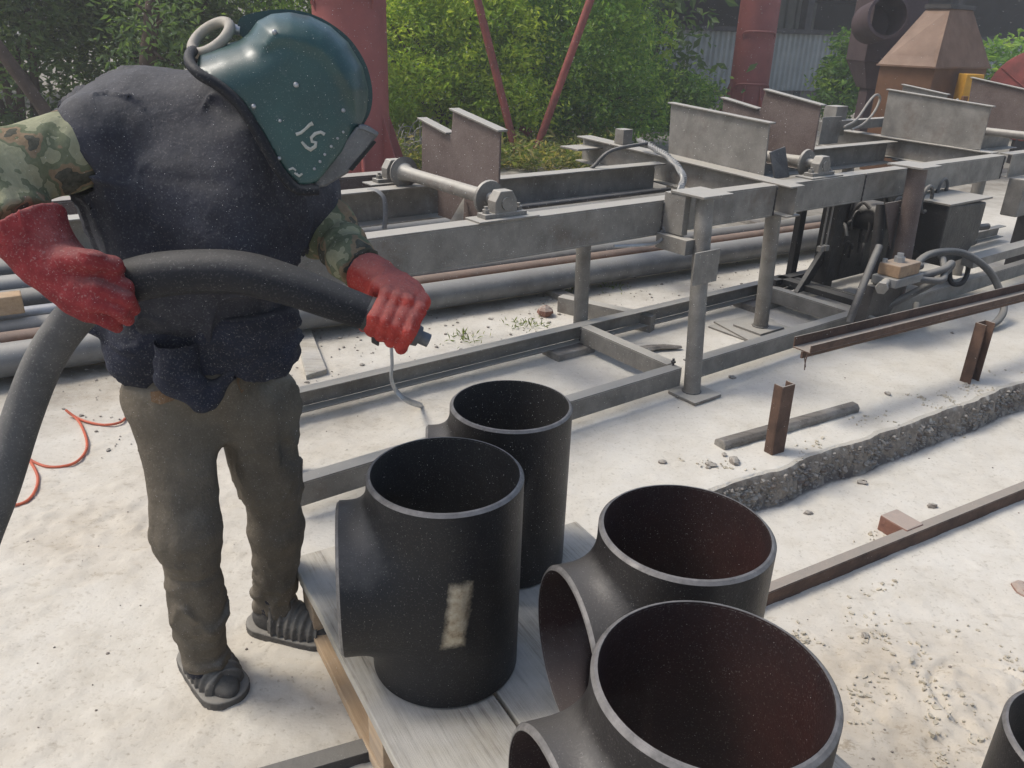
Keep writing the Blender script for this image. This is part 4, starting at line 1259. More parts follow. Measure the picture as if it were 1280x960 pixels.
ME_TOP, ME_OUT = annulus('top_rim', 'z'), annulus('outlet_rim', 'x')
M['rim'] = mat('bare_steel_bevel', (0.21, 0.20, 0.19), (0.12, 0.115, 0.11), 0.5, 0.3, 40, 0.1, 120)
M['tee_black'] = tee_material('black_mill_scale', (0.013, 0.0135, 0.0155), (0.008, 0.008, 0.009), None)
M['tee_patch'] = tee_material('black_mill_scale_patched', (0.013, 0.0135, 0.0155), (0.008, 0.008, 0.009), (math.radians(92), 0.265, 0.029, 0.085))
M['tee_grey'] = tee_material('worn_mill_scale', (0.026, 0.0235, 0.023), (0.013, 0.0115, 0.011), None)
M['bore_black'] = tee_material('sooty_bore', (0.022, 0.021, 0.022), (0.012, 0.012, 0.012), None, 0.6)
M['bore_maroon'] = tee_material('maroon_bore', (0.034, 0.013, 0.012), (0.017, 0.009, 0.009), None, 0.55)


def tee(x, y, phi, body, bore, label, z=PZ, sc=1.0):
    t = thing('pipe_tee', (x, y, z), label, 'pipe fitting', 'pipe tees on the pallet')
    t.rotation_euler = (0, 0, math.radians(phi)); t.scale = (sc, sc, sc)
    for nm, me, mt in (('body', ME_BODY, body), ('lining', ME_LIN, bore), ('top_rim', ME_TOP, 'rim'), ('outlet_rim', ME_OUT, 'rim')):
        if not me.materials:
            me.materials.append(M['tee_black'])
        o = bpy.data.objects.new(nm, me); COL.objects.link(o); o.parent = t
        o.material_slots[0].link = 'OBJECT'; o.material_slots[0].material = M[mt]
    return t


tee(-0.137, 1.517, 191, 'tee_patch', 'bore_black', 'black pipe tee with a pale scraped patch on its barrel')
tee(0.0, 1.93, 186, 'tee_grey', 'bore_black', 'dark worn pipe tee on the pallet behind the one with the scraped patch', sc=0.95)
tee(0.350, 1.334, 198, 'tee_grey', 'bore_maroon', 'maroon-bored pipe tee between the scraped tee and the rusty angle iron')
tee(0.309, 0.910, 200, 'tee_grey', 'bore_maroon', 'maroon-bored pipe tee standing in front of the other maroon-bored one', sc=1.05)
rq = G(1240, 922, 0.358)
tee(rq[0] + 0.205, rq[1] - 0.02, 20, 'tee_grey', 'bore_black', 'pipe tee standing on the sand beside the pallet, mostly out of view', z=-0.15)['group'] = 'loose tee'

# ================================================================== the worker
VD = ray(365, 120); VD = VD / np.linalg.norm(VD)


def J(px, py, Y):
    return at(px, py, Y)


# joints (metres), read off the photograph's sight lines at the depth the figure stands
pelvis = J(258, 455, 1.70)
hipR, kneeR, ankR = J(216, 500, 1.66), J(233, 668, 1.575), J(257, 826, 1.62)
hipL, kneeL, ankL = J(318, 500, 1.76), J(346, 660, 1.79), J(343, 788, 1.86)
waist, belly, chest = J(248, 395, 1.70), J(250, 330, 1.69), J(245, 235, 1.70)
backt, neck = J(185, 165, 1.73), J(305, 175, 1.72)
shR, elR, wrR, hdR = J(125, 178, 1.62), J(-22, 222, 1.47), J(62, 325, 1.40), J(118, 368, 1.385)
shL, elL, wrL, hdL = J(368, 235, 1.80), J(408, 285, 1.74), J(458, 343, 1.59), J(487, 372, 1.53)


def legs(p, g=0.0):
    return smins([cone(p, hipR, kneeR, 0.098 + g, 0.070 + g), cone(p, kneeR, ankR, 0.074 + g, 0.068 + g),
                  cone(p, hipL, kneeL, 0.098 + g, 0.072 + g), cone(p, kneeL, ankL, 0.074 + g, 0.066 + g),
                  cone(p, hipR, hipL, 0.105 + g, 0.105 + g), cone(p, pelvis, waist, 0.125 + g, 0.115 + g)], 0.035)


def torso(p, g=0.0):
    return smins([cone(p, J(205, 395, 1.70), J(300, 395, 1.70), 0.105 + g, 0.105 + g), cone(p, J(200, 240, 1.70), J(315, 255, 1.70), 0.145 + g, 0.135 + g),
                  cone(p, belly, J(255, 250, 1.70), 0.145 + g, 0.15 + g), cone(p, backt, J(285, 165, 1.72), 0.105 + g, 0.115 + g),
                  cone(p, shR, backt, 0.085 + g, 0.11 + g), cone(p, shL, J(320, 230, 1.74), 0.09 + g, 0.11 + g)], 0.05)


def armR(p, g=0.0):
    return smins([cone(p, shR, elR, 0.078 + g, 0.070 + g), cone(p, elR, wrR, 0.066 + g, 0.046 + g)], 0.03)


def armL(p, g=0.0):
    return smins([cone(p, shL, elL, 0.078 + g, 0.066 + g), cone(p, elL, wrL, 0.064 + g, 0.050 + g)], 0.03)


def figure(p):
    d = smins([legs(p, -0.016), torso(p, -0.018), armR(p, -0.02), armL(p, -0.02), cone(p, neck, J(360, 125, 1.70), 0.06, 0.085)], 0.02)
    return d


V, F = nets(figure, (-1.25, 1.30, 0.0), (-0.15, 2.0, 1.62), 0.018, 1)
person = link('person', V, F, M['navy'], None, True, label='worker in green blasting helmet, dark cape and red gloves bending over with a hose', category='person')

CAMZ = np.array([0, 0, 1.0])


def folds(p, amp, freq, seed=0.0, octv=3):
    r = 1 - 2 * np.abs(fbm(p * np.asarray(freq) + seed, octv))
    return amp * r


def creases(p, amp, freq, seed, width=0.07):
    """narrow raised cloth creases along the zero lines of a warped noise, fading in and out"""
    q = p + 0.04 * np.stack([fbm(p * 5 + seed, 2), fbm(p * 5 + seed + 7, 2), fbm(p * 5 + seed + 13, 2)], 1)
    n = fbm(q * np.asarray(freq) + seed, 2)
    k = sstep(-0.1, 0.4, fbm(p * 6 + seed + 31, 2))
    return -amp * k * np.exp(-(n / width) ** 2)


def near(base, detail, band=0.05):
    """add surface detail only close to the base surface (keeps the grids quick)"""
    def f(p):
        d = base(p)
        k = np.abs(d) < band
        if k.any():
            d = d.copy(); d[k] = detail(p[k], d[k])
        return d
    return f


def trousers_d(p, d):
    low = sstep(0.45, 0.05, p[:, 2])
    kn_ = np.exp(-((p[:, 2] - 0.42) / 0.09) ** 2)
    d = d + folds(p, 0.008, (13, 13, 3.0), 3.1, 2) + (0.15 + low + 0.7 * kn_) * folds(p, 0.010, (7, 7, 21), 8.2, 2)
    d = d - 0.004 * np.exp(-((p[:, 2] - 0.50) / 0.07) ** 2)
    d = d + creases(p, 0.008, (9, 9, 5), 4.2) + creases(p, 0.008, (5, 5, 15), 14.2) * (0.3 + low + kn_)
    return d


trousers_n = near(legs, trousers_d)


def trousers(p):
    return np.maximum(trousers_n(p), np.maximum(0.075 - p[:, 2], p[:, 2] - 1.0))


V, F = nets(trousers, (-1.05, 1.40, 0.03), (-0.35, 2.02, 1.02), 0.0085)
link('trousers', V, F, M['trouser'], person, True, label='dusty olive work trousers')


shirtR_n = near(lambda p: armR(p, 0.004), lambda p, d: d + folds(p, 0.007, (14, 7, 7), 5.5, 2) + creases(p, 0.010, (13, 5, 6), 1.5, 0.09) + creases(p, 0.007, (18, 8, 9), 11.5, 0.09))


def shirtR(p):
    d = shirtR_n(p)
    ax = (wrR - elR) / np.linalg.norm(wrR - elR)
    return np.maximum(d, (p - (elR * 0.45 + wrR * 0.55)) @ ax)


V, F = nets(shirtR, (-1.32, 1.28, 1.0), (-0.72, 1.85, 1.62), 0.0085)
link('sleeve', V, F, M['camo'], person, True, label='pale camouflage sleeve of the bent arm')


def shirtL(p):
    ax = (wrL - elL) / np.linalg.norm(wrL - elL)
    s = (p - elL) @ ax
    cr_ = np.cross(ax, [0, 0, 1.0]); q3 = np.stack([s * 24, (p - elL) @ cr_ * 7, p[:, 2] * 6], 1)
    d = armL(p, 0.002); k = np.abs(d) < 0.04
    d[k] += 0.011 * (1 - 2 * np.abs(fbm(q3[k], 2))) + folds(p[k], 0.004, (20, 20, 20), 2.5, 2)
    return np.maximum(d, (p - (elL * 0.12 + wrL * 0.88)) @ ax)


V, F = nets(shirtL, (-0.72, 1.45, 0.95), (-0.20, 2.0, 1.55), 0.0085)
link('sleeve', V, F, M['camo'], person, True, label='wrinkled camouflage sleeve of the outstretched arm')


# cape: drapes over shoulders and chest, flared shoulder cap on the bent arm
def cape_b(p):
    d = torso(p, 0.010)
    d = smin(d, cone(p, J(124, 160, 1.65), J(116, 205, 1.62), 0.066, 0.080), 0.012)
    d = smin(d, cone(p, J(366, 225, 1.76), J(376, 255, 1.72), 0.088, 0.082), 0.03)
    d = smin(d, cone(p, J(172, 265, 1.68), J(205, 345, 1.62), 0.085, 0.10), 0.05)
    return smin(d, cone(p, J(330, 190, 1.66), J(300, 300, 1.62), 0.10, 0.11), 0.05)


def cape_d(p, d):
    warp = p + 0.05 * np.stack([fbm(p * 4 + 3, 2), fbm(p * 4 + 13, 2), 0 * p[:, 0]], 1)
    m1 = sstep(-0.15, 0.35, fbm(p * 3.3 + 50, 2))
    d = d + m1 * folds(warp, 0.007, (11, 11, 1.8), 1.5, 2) + (1 - m1) * folds(warp, 0.003, (4, 4, 13), 6.5, 2)
    d = d + creases(p, 0.014, (6, 6, 2.5), 21.0) + creases(p, 0.009, (4, 4, 9), 27.0) + creases(p, 0.009, (12, 12, 6), 33.0)
    seam = np.abs((p - J(352, 250, 1.6)) @ np.array([0.95, 0.2, 0.22]))
    return d + 0.004 * np.exp(-(seam / 0.006) ** 2)


cape_n = near(cape_b, cape_d)


def cape(p):
    d = cape_n(p)
    ang = (p - shR) @ np.array([0.80, 0.35, 0.42])
    hole = np.maximum(armR(p, 0.006), ang + 0.030 + 0.014 * np.sin(p[:, 1] * 34 + p[:, 2] * 22))
    return np.maximum(np.maximum(d, 0.90 - p[:, 2]), -hole)


V, F = nets(cape, (-1.02, 1.40, 0.85), (-0.25, 2.02, 1.58), 0.0072)
link('cape', V, F, M['cape'], person, True, label='charcoal rubberised cape over shoulders and chest')


def apron(p):
    d = smins([cone(p, J(205, 400, 1.69), J(300, 400, 1.69), 0.128, 0.125), cone(p, J(200, 440, 1.68), J(315, 440, 1.70), 0.118, 0.112), cone(p, J(160, 420, 1.66), J(190, 460, 1.66), 0.05, 0.085), cone(p, J(335, 400, 1.70), J(345, 425, 1.70), 0.06, 0.055), cone(p, J(160, 405, 1.64), J(112, 410, 1.62), 0.045, 0.018), cone(p, J(345, 385, 1.68), J(369, 404, 1.66), 0.045, 0.02)], 0.03)
    hem = J(250, 452, 1.70)[2] + 0.06 * fbm(p * np.array([8, 8, 1.0]) + 4.4, 4)
    k = np.abs(d) < 0.05
    d[k] += folds(p[k], 0.012, (8, 8, 15), 9.5, 3) + creases(p[k], 0.010, (7, 7, 12), 9.1, 0.09)
    return np.maximum(d, np.maximum(hem - p[:, 2], p[:, 2] - 1.03))


V, F = nets(apron, (-1.02, 1.42, 0.70), (-0.38, 1.95, 1.06), 0.0095)
link('apron', V, F, M['navy'], person, True, label='dark navy jacket hem bunched round the waist')
V, F = nets(lambda p: smins([cone(p, J(222, 425, 1.575), J(222, 470, 1.565), 0.045, 0.045), cone(p, J(222, 470, 1.565), J(255, 497, 1.58), 0.042, 0.032), cone(p, J(255, 497, 1.58), J(288, 468, 1.60), 0.022, 0.016)], 0.03) + folds(p, 0.006, (20, 20, 20), 1.1, 2),
            (-0.90, 1.45, 0.62), (-0.60, 1.70, 0.98), 0.008)
link('knotted_cloth', V, F, M['navy'], person, True, label='dark blue cloth knotted in front of the trousers')
# torn trouser patches
for pxs, lab in ((((296, 450), (318, 446), (316, 470), (302, 492), (296, 478)), 'tan patch'), (((188, 490), (212, 486), (218, 500), (200, 506), (189, 502)), 'tan patch')):
    pts = []
    for q in pxs:
        d = ray(*q); d = d / np.linalg.norm(d); t = 1.2
        for _ in range(60):
            pp = (CPOS + d * t)[None]
            v = min(trousers(pp)[0], 9); t += max(v, 0.0005) * 0.7
            if v < 0.001:
                break
        pts.append(CPOS + d * (t - 0.004))
    c = np.mean(pts, 0)
    link('patch', np.array(pts + [c - VD * 0.002]), [(i, (i + 1) % len(pts), len(pts)) for i in range(len(pts))], mat('tan_cloth', (0.19, 0.115, 0.06), (0.13, 0.08, 0.045), 0.95, 0, 30, 0.3, 100, speck=0.3), person, True)


# sandals with ribbed straps and dark socks
def sandal(heel, toe, name_label):
    heel = np.array([heel[0], heel[1], 0.0]); toe = np.array([toe[0], toe[1], 0.0])
    ax = (toe - heel); L = np.linalg.norm(ax); ax /= L; sd = np.array([-ax[1], ax[0], 0])
    def loc(p):
        q = p - heel
        return q @ ax, q @ sd, p[:, 2]
    def outline(a):
        t = a / L
        return 0.042 + 0.014 * np.sin(np.clip(t, 0, 1) * math.pi * 0.62 + 0.25)
    def foot2d(a, s, g=0):
        t = np.clip(a, 0.044, L - 0.056)
        return np.hypot(a - t, s) - (outline(t) + g)
    def sole(p):
        a, s, z = loc(p)
        d2 = foot2d(a, s, 0.004 + 0.0012 * np.sin(z * 700))
        dz = np.abs(z - 0.013) - 0.011
        return np.maximum(d2, dz) - 0.003
    def sock(p):
        a, s, z = loc(p)
        t = np.clip(a / L, 0, 1)
        h = 0.085 - 0.055 * sstep(0.30, 0.85, t)
        d = ellip(p, heel + ax * L * 0.56 + np.array([0, 0, 0.030]), np.array([ax, sd, [0, 0, 1]]), (L * 0.44, 0.046, 0.036))
        d = smin(d, cone(p, heel + ax * 0.065 + np.array([0, 0, 0.055]), heel + ax * 0.085 + np.array([0, 0, 0.12]), 0.040, 0.038), 0.03)
        d = smin(d, cone(p, heel + ax * 0.045 + np.array([0, 0, 0.045]), heel + ax * L * 0.6 + np.array([0, 0, 0.048]), 0.034, 0.034), 0.03)
        return d
    def strap(p):
        a, s, z = loc(p)
        d = sock(p) - 0.010 - 0.0042 * np.sin(a * 2 * math.pi / 0.022)
        band = np.maximum(a - L * 0.80 - 0.35 * np.abs(s), L * 0.30 - a)
        d = np.maximum(d, band)
        return np.maximum(d, np.maximum(0.02 - z, z - 0.12))
    lo = np.minimum(heel, toe) - 0.08; hi = np.maximum(heel, toe) + 0.08
    lo[2] = -0.005; hi[2] = 0.18
    g0 = gz(*(heel[:2] * .5 + toe[:2] * .5))
    s0 = None
    for nm, f, m in (('sandal', sole, 'sandal'), ('sock', sock, 'sock'), ('strap', strap, 'sandal')):
        V, F = nets(f, lo, hi, 0.0058)
        V[:, 2] += g0 - 0.002
        if nm == 'sandal':
            s0 = link(nm, V, F, M[m], person, True, label=name_label)
        else:
            link(nm, V, F, M[m], s0 if nm == 'strap' else person, True)


hA = G(256, 842, 0.03); tA = G(279, 880, 0.0)
sandal((hA[0] - 0.075, hA[1] + 0.110), (tA[0] + 0.030, tA[1] - 0.002), 'dusty ribbed sandal pointing out of the frame')
hB = G(308, 790, 0.0); tB = G(420, 806, 0.0)
sandal((hB[0] + 0.01, hB[1] + 0.035), (tB[0], tB[1] + 0.01), 'dusty ribbed sandal beside the pallet corner')


# ---- gloves
def glove(name, f, lo, hi, m, label, h=0.0052):
    V, F = nets(f, lo, hi, h)
    return link(name, V, F, M[m], person, True, label=label)


# right-hand glove (bent arm): gauntlet, back of hand to the viewer, fingers over the hose bend
gc = J(33, 283, 1.42)
kn = [J(128, 345, 1.375), J(124, 360, 1.355), J(118, 376, 1.350), J(110, 389, 1.360)]
md = [J(157, 358, 1.385), J(157, 374, 1.365), J(149, 389, 1.360), J(136, 400, 1.370)]
tp = [J(168, 372, 1.42), J(168, 387, 1.405), J(160, 400, 1.40), J(146, 408, 1.405)]
thr = [J(85, 325, 1.37), J(116, 326, 1.355), J(142, 331, 1.375), J(150, 338, 1.40)]


def gloveR(p):
    d = smins([cone(p, gc, wrR, 0.074, 0.052), cone(p, wrR, J(98, 358, 1.39), 0.050, 0.048), cone(p, J(98, 352, 1.39), J(112, 368, 1.375), 0.045, 0.043)], 0.03)
    fs = [smins([cone(p, J(100, 358, 1.385), a, 0.026, 0.0175), cone(p, a, b, 0.0170, 0.0155), cone(p, b, c, 0.0155, 0.0135)], 0.006) for a, b, c in zip(kn, md, tp)]
    fd = fs[0]
    for q in fs[1:]:
        fd = smin(fd, q, 0.003)
    th = smins([cone(p, thr[0], thr[1], 0.026, 0.020), cone(p, thr[1], thr[2], 0.019, 0.017), cone(p, thr[2], thr[3], 0.016, 0.013)], 0.01)
    d = smin(smin(d, fd, 0.014), th, 0.012)
    k = np.abs(d) < 0.02
    d[k] += folds(p[k], 0.003, (18, 18, 18), 2.2, 2) + creases(p[k], 0.005, (13, 13, 13), 3.3, 0.09)
    ax = (wrR - gc) / np.linalg.norm(wrR - gc)
    return np.maximum(d, (gc + ax * -0.002 - p) @ ax)


glove('glove', gloveR, (-1.08, 1.28, 0.98), (-0.62, 1.52, 1.34), 'glove_dim', 'long dusty red gauntlet on the hand steadying the hose')

# left-hand glove: fist closed over the nozzle
nz0, nz1 = J(452, 388, 1.485), J(536, 426, 1.475)
na = (nz1 - nz0) / np.linalg.norm(nz1 - nz0)
toward = -(ray(490, 400)); toward = toward / np.linalg.norm(toward); toward = toward - na * (toward @ na); toward /= np.linalg.norm(toward)
upv = np.cross(na, toward)
if upv[2] < 0:
    upv = -upv
gripc = J(492, 402, 1.48)


def around(s, ang, r):
    return gripc + na * s + (toward * math.cos(ang) + upv * math.sin(ang)) * r


fin = []
for i, s in enumerate((0.034, 0.012, -0.010, -0.031)):
    fin.append([around(s * 0.95 - 0.004, math.radians(98), 0.054), around(s, math.radians(52), 0.056 - 0.002 * abs(i - 1.3)), around(s * 1.03, math.radians(-8), 0.050), around(s * 1.02, math.radians(-62 + 6 * i), 0.044), around(s, math.radians(-105 + 10 * i), 0.037)])
palm = around(-0.004, math.radians(118), 0.055)
wrist2 = wrL


def gloveL(p):
    d = smins([cone(p, wrL, palm, 0.047, 0.040), cone(p, palm, fin[1][0], 0.040, 0.022), cone(p, palm, fin[3][0], 0.036, 0.022), cone(p, palm, fin[0][0], 0.034, 0.020)], 0.022)
    fd = None
    for ch in fin:
        q = smins([cone(p, ch[k], ch[k + 1], 0.0165 - 0.0009 * k, 0.0158 - 0.0009 * k) for k in range(4)], 0.004)
        fd = q if fd is None else smin(fd, q, 0.002)
    th = smins([cone(p, palm, around(-0.052, math.radians(100), 0.05), 0.028, 0.019), cone(p, around(-0.052, math.radians(100), 0.05), around(-0.060, math.radians(170), 0.046), 0.019, 0.017), cone(p, around(-0.060, math.radians(170), 0.046), around(-0.050, math.radians(230), 0.040), 0.017, 0.014)], 0.008)
    d = smin(smin(d, fd, 0.012), th, 0.010)
    k = np.abs(d) < 0.02
    d[k] += folds(p[k], 0.003, (20, 20, 20), 7.2, 2) + creases(p[k], 0.005, (14, 14, 14), 8.3, 0.09)
    ax = (palm - wrL) / np.linalg.norm(palm - wrL)
    return np.maximum(d, (wrL - ax * 0.012 - p) @ ax)


glove('glove', gloveL, (-0.40, 1.36, 0.96), (-0.10, 1.68, 1.22), 'glove_red', 'red leather glove closed into a fist round the nozzle', 0.0048)

# ---- helmet
HC = CPOS + VD * 1.66
HA = np.cross(VD, [0, 0, 1.0]); HA /= np.linalg.norm(HA)          # to the right, facing direction
HU = np.cross(HA, VD)


def hp(px, py):
    d = ray(px, py); t = ((HC - CPOS) @ VD) / (d @ VD)
    q = CPOS + d * t - HC
    return (q @ HA, q @ HU)


def H3(a, b, c):
    """helmet-local: a forward, b depth (negative = camera side), c up"""
    return HC + HA * a + VD * b + HU * c


POLY = [hp(*q) for q in ((250, 68), (275, 58), (300, 50), (311, 42), (322, 28), (340, 19), (362, 17), (388, 22), (412, 34), (434, 54), (452, 84), (459, 113), (456, 138), (447, 156), (394, 221), (374, 224), (354, 203), (332, 165), (307, 128), (277, 104), (252, 90))]
EXT = [hp(*q) for q in ((215, 80), (250, 68), (275, 58), (300, 50), (311, 42), (322, 28), (340, 19), (362, 17), (388, 22), (412, 34), (434, 54), (452, 84), (459, 113), (460, 138), (462, 160), (440, 250), (380, 290), (310, 260), (260, 190), (215, 130))]
DOME = [hp(*q) for q in ((314, 86), (309, 55), (322, 28), (340, 19), (362, 17), (388, 22), (412, 34), (434, 54), (452, 84), (459, 113), (456, 138), (447, 156), (437, 158), (408, 124), (384, 96), (352, 84), (330, 92))]
HW = 0.120
M['visor'] = mat('scuffed_visor_metal', (0.14, 0.14, 0.138), (0.08, 0.08, 0.08), 0.5, 0.3, 20, 0.2, 70, dust=0.35, speck=0.2)


def helmet_f(p):
    q = p - HC
    a, b, c = q @ HA, q @ VD, q @ HU
    ac = np.stack([a, c], 1)
    d2 = polysdf(ac, POLY)
    def pillow(d2, w, s):
        return (np.sqrt(np.clip((s + d2) / s, 0, None) ** 2 + (b / w) ** 2) - 1) * s
    d = pillow(polysdf(ac, EXT), HW, 0.080)
    dd = pillow(polysdf(ac, DOME), HW * 1.03, 0.055)
    return np.maximum(smin(d, dd, 0.008) * 0.8, d2 + 0.0)


V, F = nets(helmet_f, HC - 0.30, HC + 0.30, 0.0060)
helmet = link('helmet', V, F, M['helmet'], person, True, label='glossy dark teal blasting helmet, scuffed and dusty')


def on_helmet(px, py, off=0.0015):
    d = ray(px, py); d = d / np.linalg.norm(d); t = 1.3
    for _ in range(160):
        v = helmet_f((CPOS + d * t)[None])[0]
        if v < 0.0006:
            break
        t += min(v, 0.01) * 0.6
    p = CPOS + d * t
    n = grad(helmet_f, p[None], 0.004)[0]
    return p + n * off, n


# crest flange along the top seam
cr = spline([np.array(hp(*q)) for q in ((297, 40), (298, 28), (305, 20), (330, 14), (358, 12), (386, 17), (412, 29), (438, 50), (457, 80), (465, 112), (463, 138), (453, 158))], 5)
b = MB()
n = len(cr)
inner = cr + (np.array(hp(370, 115)) - cr) * 0.16
V = [H3(x, s, y) for s in (-0.006, 0.006) for x, y in cr] + [H3(x, s, y) for s in (-0.006, 0.006) for x, y in inner]
F = [(i, i + 1, n + i + 1, n + i) for i in range(n - 1)] + [(i, 2 * n + i, 2 * n + i + 1, i + 1) for i in range(n - 1)] + [(n + i, n + i + 1, 3 * n + i + 1, 3 * n + i) for i in range(n - 1)] + [(0, n, 3 * n, 2 * n), (n - 1, 3 * n - 1, 4 * n - 1, 2 * n - 1)]
b.add(V, F); b.build('crest', M['helmet'], helmet, 'auto')
b = MB()
vp = [hp(*q) for q in ((441, 156), (456, 155), (467, 165), (455, 180), (430, 211), (405, 226), (394, 228), (388, 222))]
b.prism([H3(x, -0.108, y) for x, y in vp], VD * 0.216); b.build('visor_frame', M['visor'], helmet, False, 0.004)
b = MB()
vp = [hp(*q) for q in ((461, 172), (464, 174), (436, 208), (431, 206))]
b.prism([H3(x, -0.1095, y) for x, y in vp], VD * 0.219); b.build('visor_glass', M['glass'], helmet, False, 0.001)
b = MB()
vp = [hp(*q) for q in ((444, 153), (455, 155), (467, 163), (465, 167), (452, 161), (442, 158))]
b.prism([H3(x, -0.112, y) for x, y in vp], VD * 0.224); b.build('visor_hinge', M['nozzle'], helmet, False, 0.002)
col = [hp(*q) for q in ((243, 66), (244, 80), (258, 95), (280, 108), (304, 130), (328, 168), (350, 206), (370, 228), (396, 230))]
KC = (0.35, 0.75, 0.98, 1.01, 1.01, 1.01, 1.01, 1.0, 0.97)
path = [H3(x, -HW * k, y) for (x, y), k in zip(col, KC)]
path2 = [H3(x, HW * k, y) for (x, y), k in zip(col, KC)]
b = MB(); b.tube(spline(path2[::-1] + path, 5), 0.0095, 10); b.build('collar_trim', M['rubber'], helmet, 'auto')
for px, py, r in ((343, 40, .0045), (370, 106, .005), (317, 133, .0045), (429, 138, .004), (251, 92, .0038), (350, 151, .003), (349, 198, .0038), (429, 165, .0025), (422, 173, .0025), (414, 183, .0028), (406, 193, .0028), (400, 202, .0028), (393, 211, .0028)):
    p, nn_ = on_helmet(px, py, 0.0)
    b = MB(); b.ball(p, r, 10, 6); b.build('rivet', M['galv'], helmet, True)


def stroke(pxs, w, name='painted_mark', m='paint_white'):
    pts = [on_helmet(*q) for q in pxs]
    P3 = np.array([a for a, _ in pts]); N3 = np.array([a for _, a in pts])
    t = np.gradient(P3, axis=0); t /= np.linalg.norm(t, axis=1)[:, None]
    s = np.cross(t, N3)
    w = np.asarray(w)[:, None]
    V = np.vstack([P3 + s * w, P3 - s * w, P3 + s * w + N3 * -0.002, P3 - s * w + N3 * -0.002])
    n = len(P3)
    F = [(i, i + 1, n + i + 1, n + i) for i in range(n - 1)] + [(i, 2 * n + i, 2 * n + i + 1, i + 1) for i in range(n - 1)] + [(n + i, n + i + 1, 3 * n + i + 1, 3 * n + i) for i in range(n - 1)]
    return link(name, V, F, M[m], helmet, True)


stroke([(370, 168), (376, 166), (382, 161), (387, 156), (391, 154)], [.0030, .0026, .0022, .0028, .0036])
stroke([(406, 168), (401, 165), (394, 167), (389, 172), (390, 177), (395, 178), (394, 183), (388, 187), (383, 184), (377, 177)], [.003, .0026, .003, .0026, .0026, .003, .003, .0036, .003, .002])
stroke([(361, 212), (366, 210), (370, 213)], [.0016, .002, .0014])
stroke([(368, 216), (374, 220), (378, 217)], [.0016, .0026, .0016])

# breathing-air ring on the back of the helmet
rc = hp(264, 47)
rv = np.array([hp(283, 33)[0] - hp(245, 61)[0], hp(283, 33)[1] - hp(245, 61)[1]]); rv /= np.linalg.norm(rv)
X1 = HA * rv[0] + HU * rv[1]; X2 = VD * 0.86 + (HA * -rv[1] + HU * rv[0]) * 0.5; X2 /= np.linalg.norm(X2)
an = np.linspace(0, 2 * math.pi, 40)
b = MB(); b.tube([H3(rc[0], -0.005, rc[1]) + X1 * 0.040 * math.cos(t) + X2 * 0.036 * math.sin(t) for t in an], 0.0095, 12, cap=False); b.build('air_tube', M['ring'], helmet, 'auto')
b = MB(); p0, p1_ = hp(282, 34), hp(300, 38); b.tube([H3(p0[0], 0, p0[1]), H3(p1_[0], 0, p1_[1])], 0.009, 10); b.build('air_fitting', M['galv'], helmet, 'auto')

# ================================================================== blast hose and nozzle
bh = thing('blast_hose', J(0, 600, 1.33), 'thick black rubber blast hose ending in a grey nozzle held by the worker', 'hose')
hz = [(-60, 830, 1.22), (-32, 700, 1.28), (0, 610, 1.33), (28, 520, 1.38), (56, 450, 1.41), (92, 398, 1.425), (132, 364, 1.43), (180, 347, 1.43), (235, 340, 1.43), (300, 341, 1.435), (360, 356, 1.44), (410, 374, 1.45), (455, 390, 1.462), (468, 396, 1.464)]
hj = [J(*q) for q in hz]
lead = [(-3.0, 0.75, 0.04), (-2.1, 0.80, 0.04), (-1.5, 0.95, 0.07), (-1.22, 1.08, 0.22)]
hp3 = spline([np.array(q) for q in lead] + hj, 6)
nn2 = len(hp3) - 24
rad = np.concatenate([np.full(24, 0.036), np.interp(np.linspace(0, 1, nn2), [0, 0.4, 0.55, 0.72, 0.9, 1], [0.036, 0.037, 0.041, 0.040, 0.034, 0.031])])
part('hose', lambda b: b.tube(hp3[60:], rad[60:], 28), 'rubber', bh, bevel=0, smooth=True)
part('hose_tail', lambda b: b.tube(hp3[:62], rad[:62] - 0.0015, 28), 'rubber_dusty', bh, bevel=0, smooth=True, label='grey dusty tail of the hose')
tn = hp3[-1] - hp3[-4]; tn /= np.linalg.norm(tn)
nb = hp3[-1]
dirn = (nz1 - nb) / np.linalg.norm(nz1 - nb)
Ln = np.linalg.norm(nz1 - nb)
part('clamp', lambda b: b.tube([nb - tn * 0.02, nb - tn * 0.004, nb + tn * 0.006], [0.0335, 0.035, 0.034], 24), 'oily', bh, bevel=0, smooth='auto')
part('clamp_tab', lambda b: b.obox(nb - RZ * 0.043, tn, np.cross(tn, RZ), RZ, 0.016, 0.016, 0.024), 'oily', bh)
part('holder', lambda b: b.tube([nb, nb + dirn * (Ln - 0.045), nb + dirn * (Ln - 0.040), nb + dirn * (Ln - 0.024)], [0.026, 0.026, 0.024, 0.019], 6), 'oily', bh, bevel=0)
part('collar', lambda b: b.tube([nb + dirn * (Ln - 0.040), nb + dirn * (Ln - 0.030), nb + dirn * (Ln - 0.020)], [0.020, 0.0225, 0.020], 20), 'nozzle', bh, bevel=0, smooth='auto')
part('nozzle_tip', lambda b: b.hollow(nb + dirn * (Ln - 0.03), nb + dirn * Ln, 0.0135, 0.006, 20), 'nozzle', bh, bevel=0, smooth='auto')

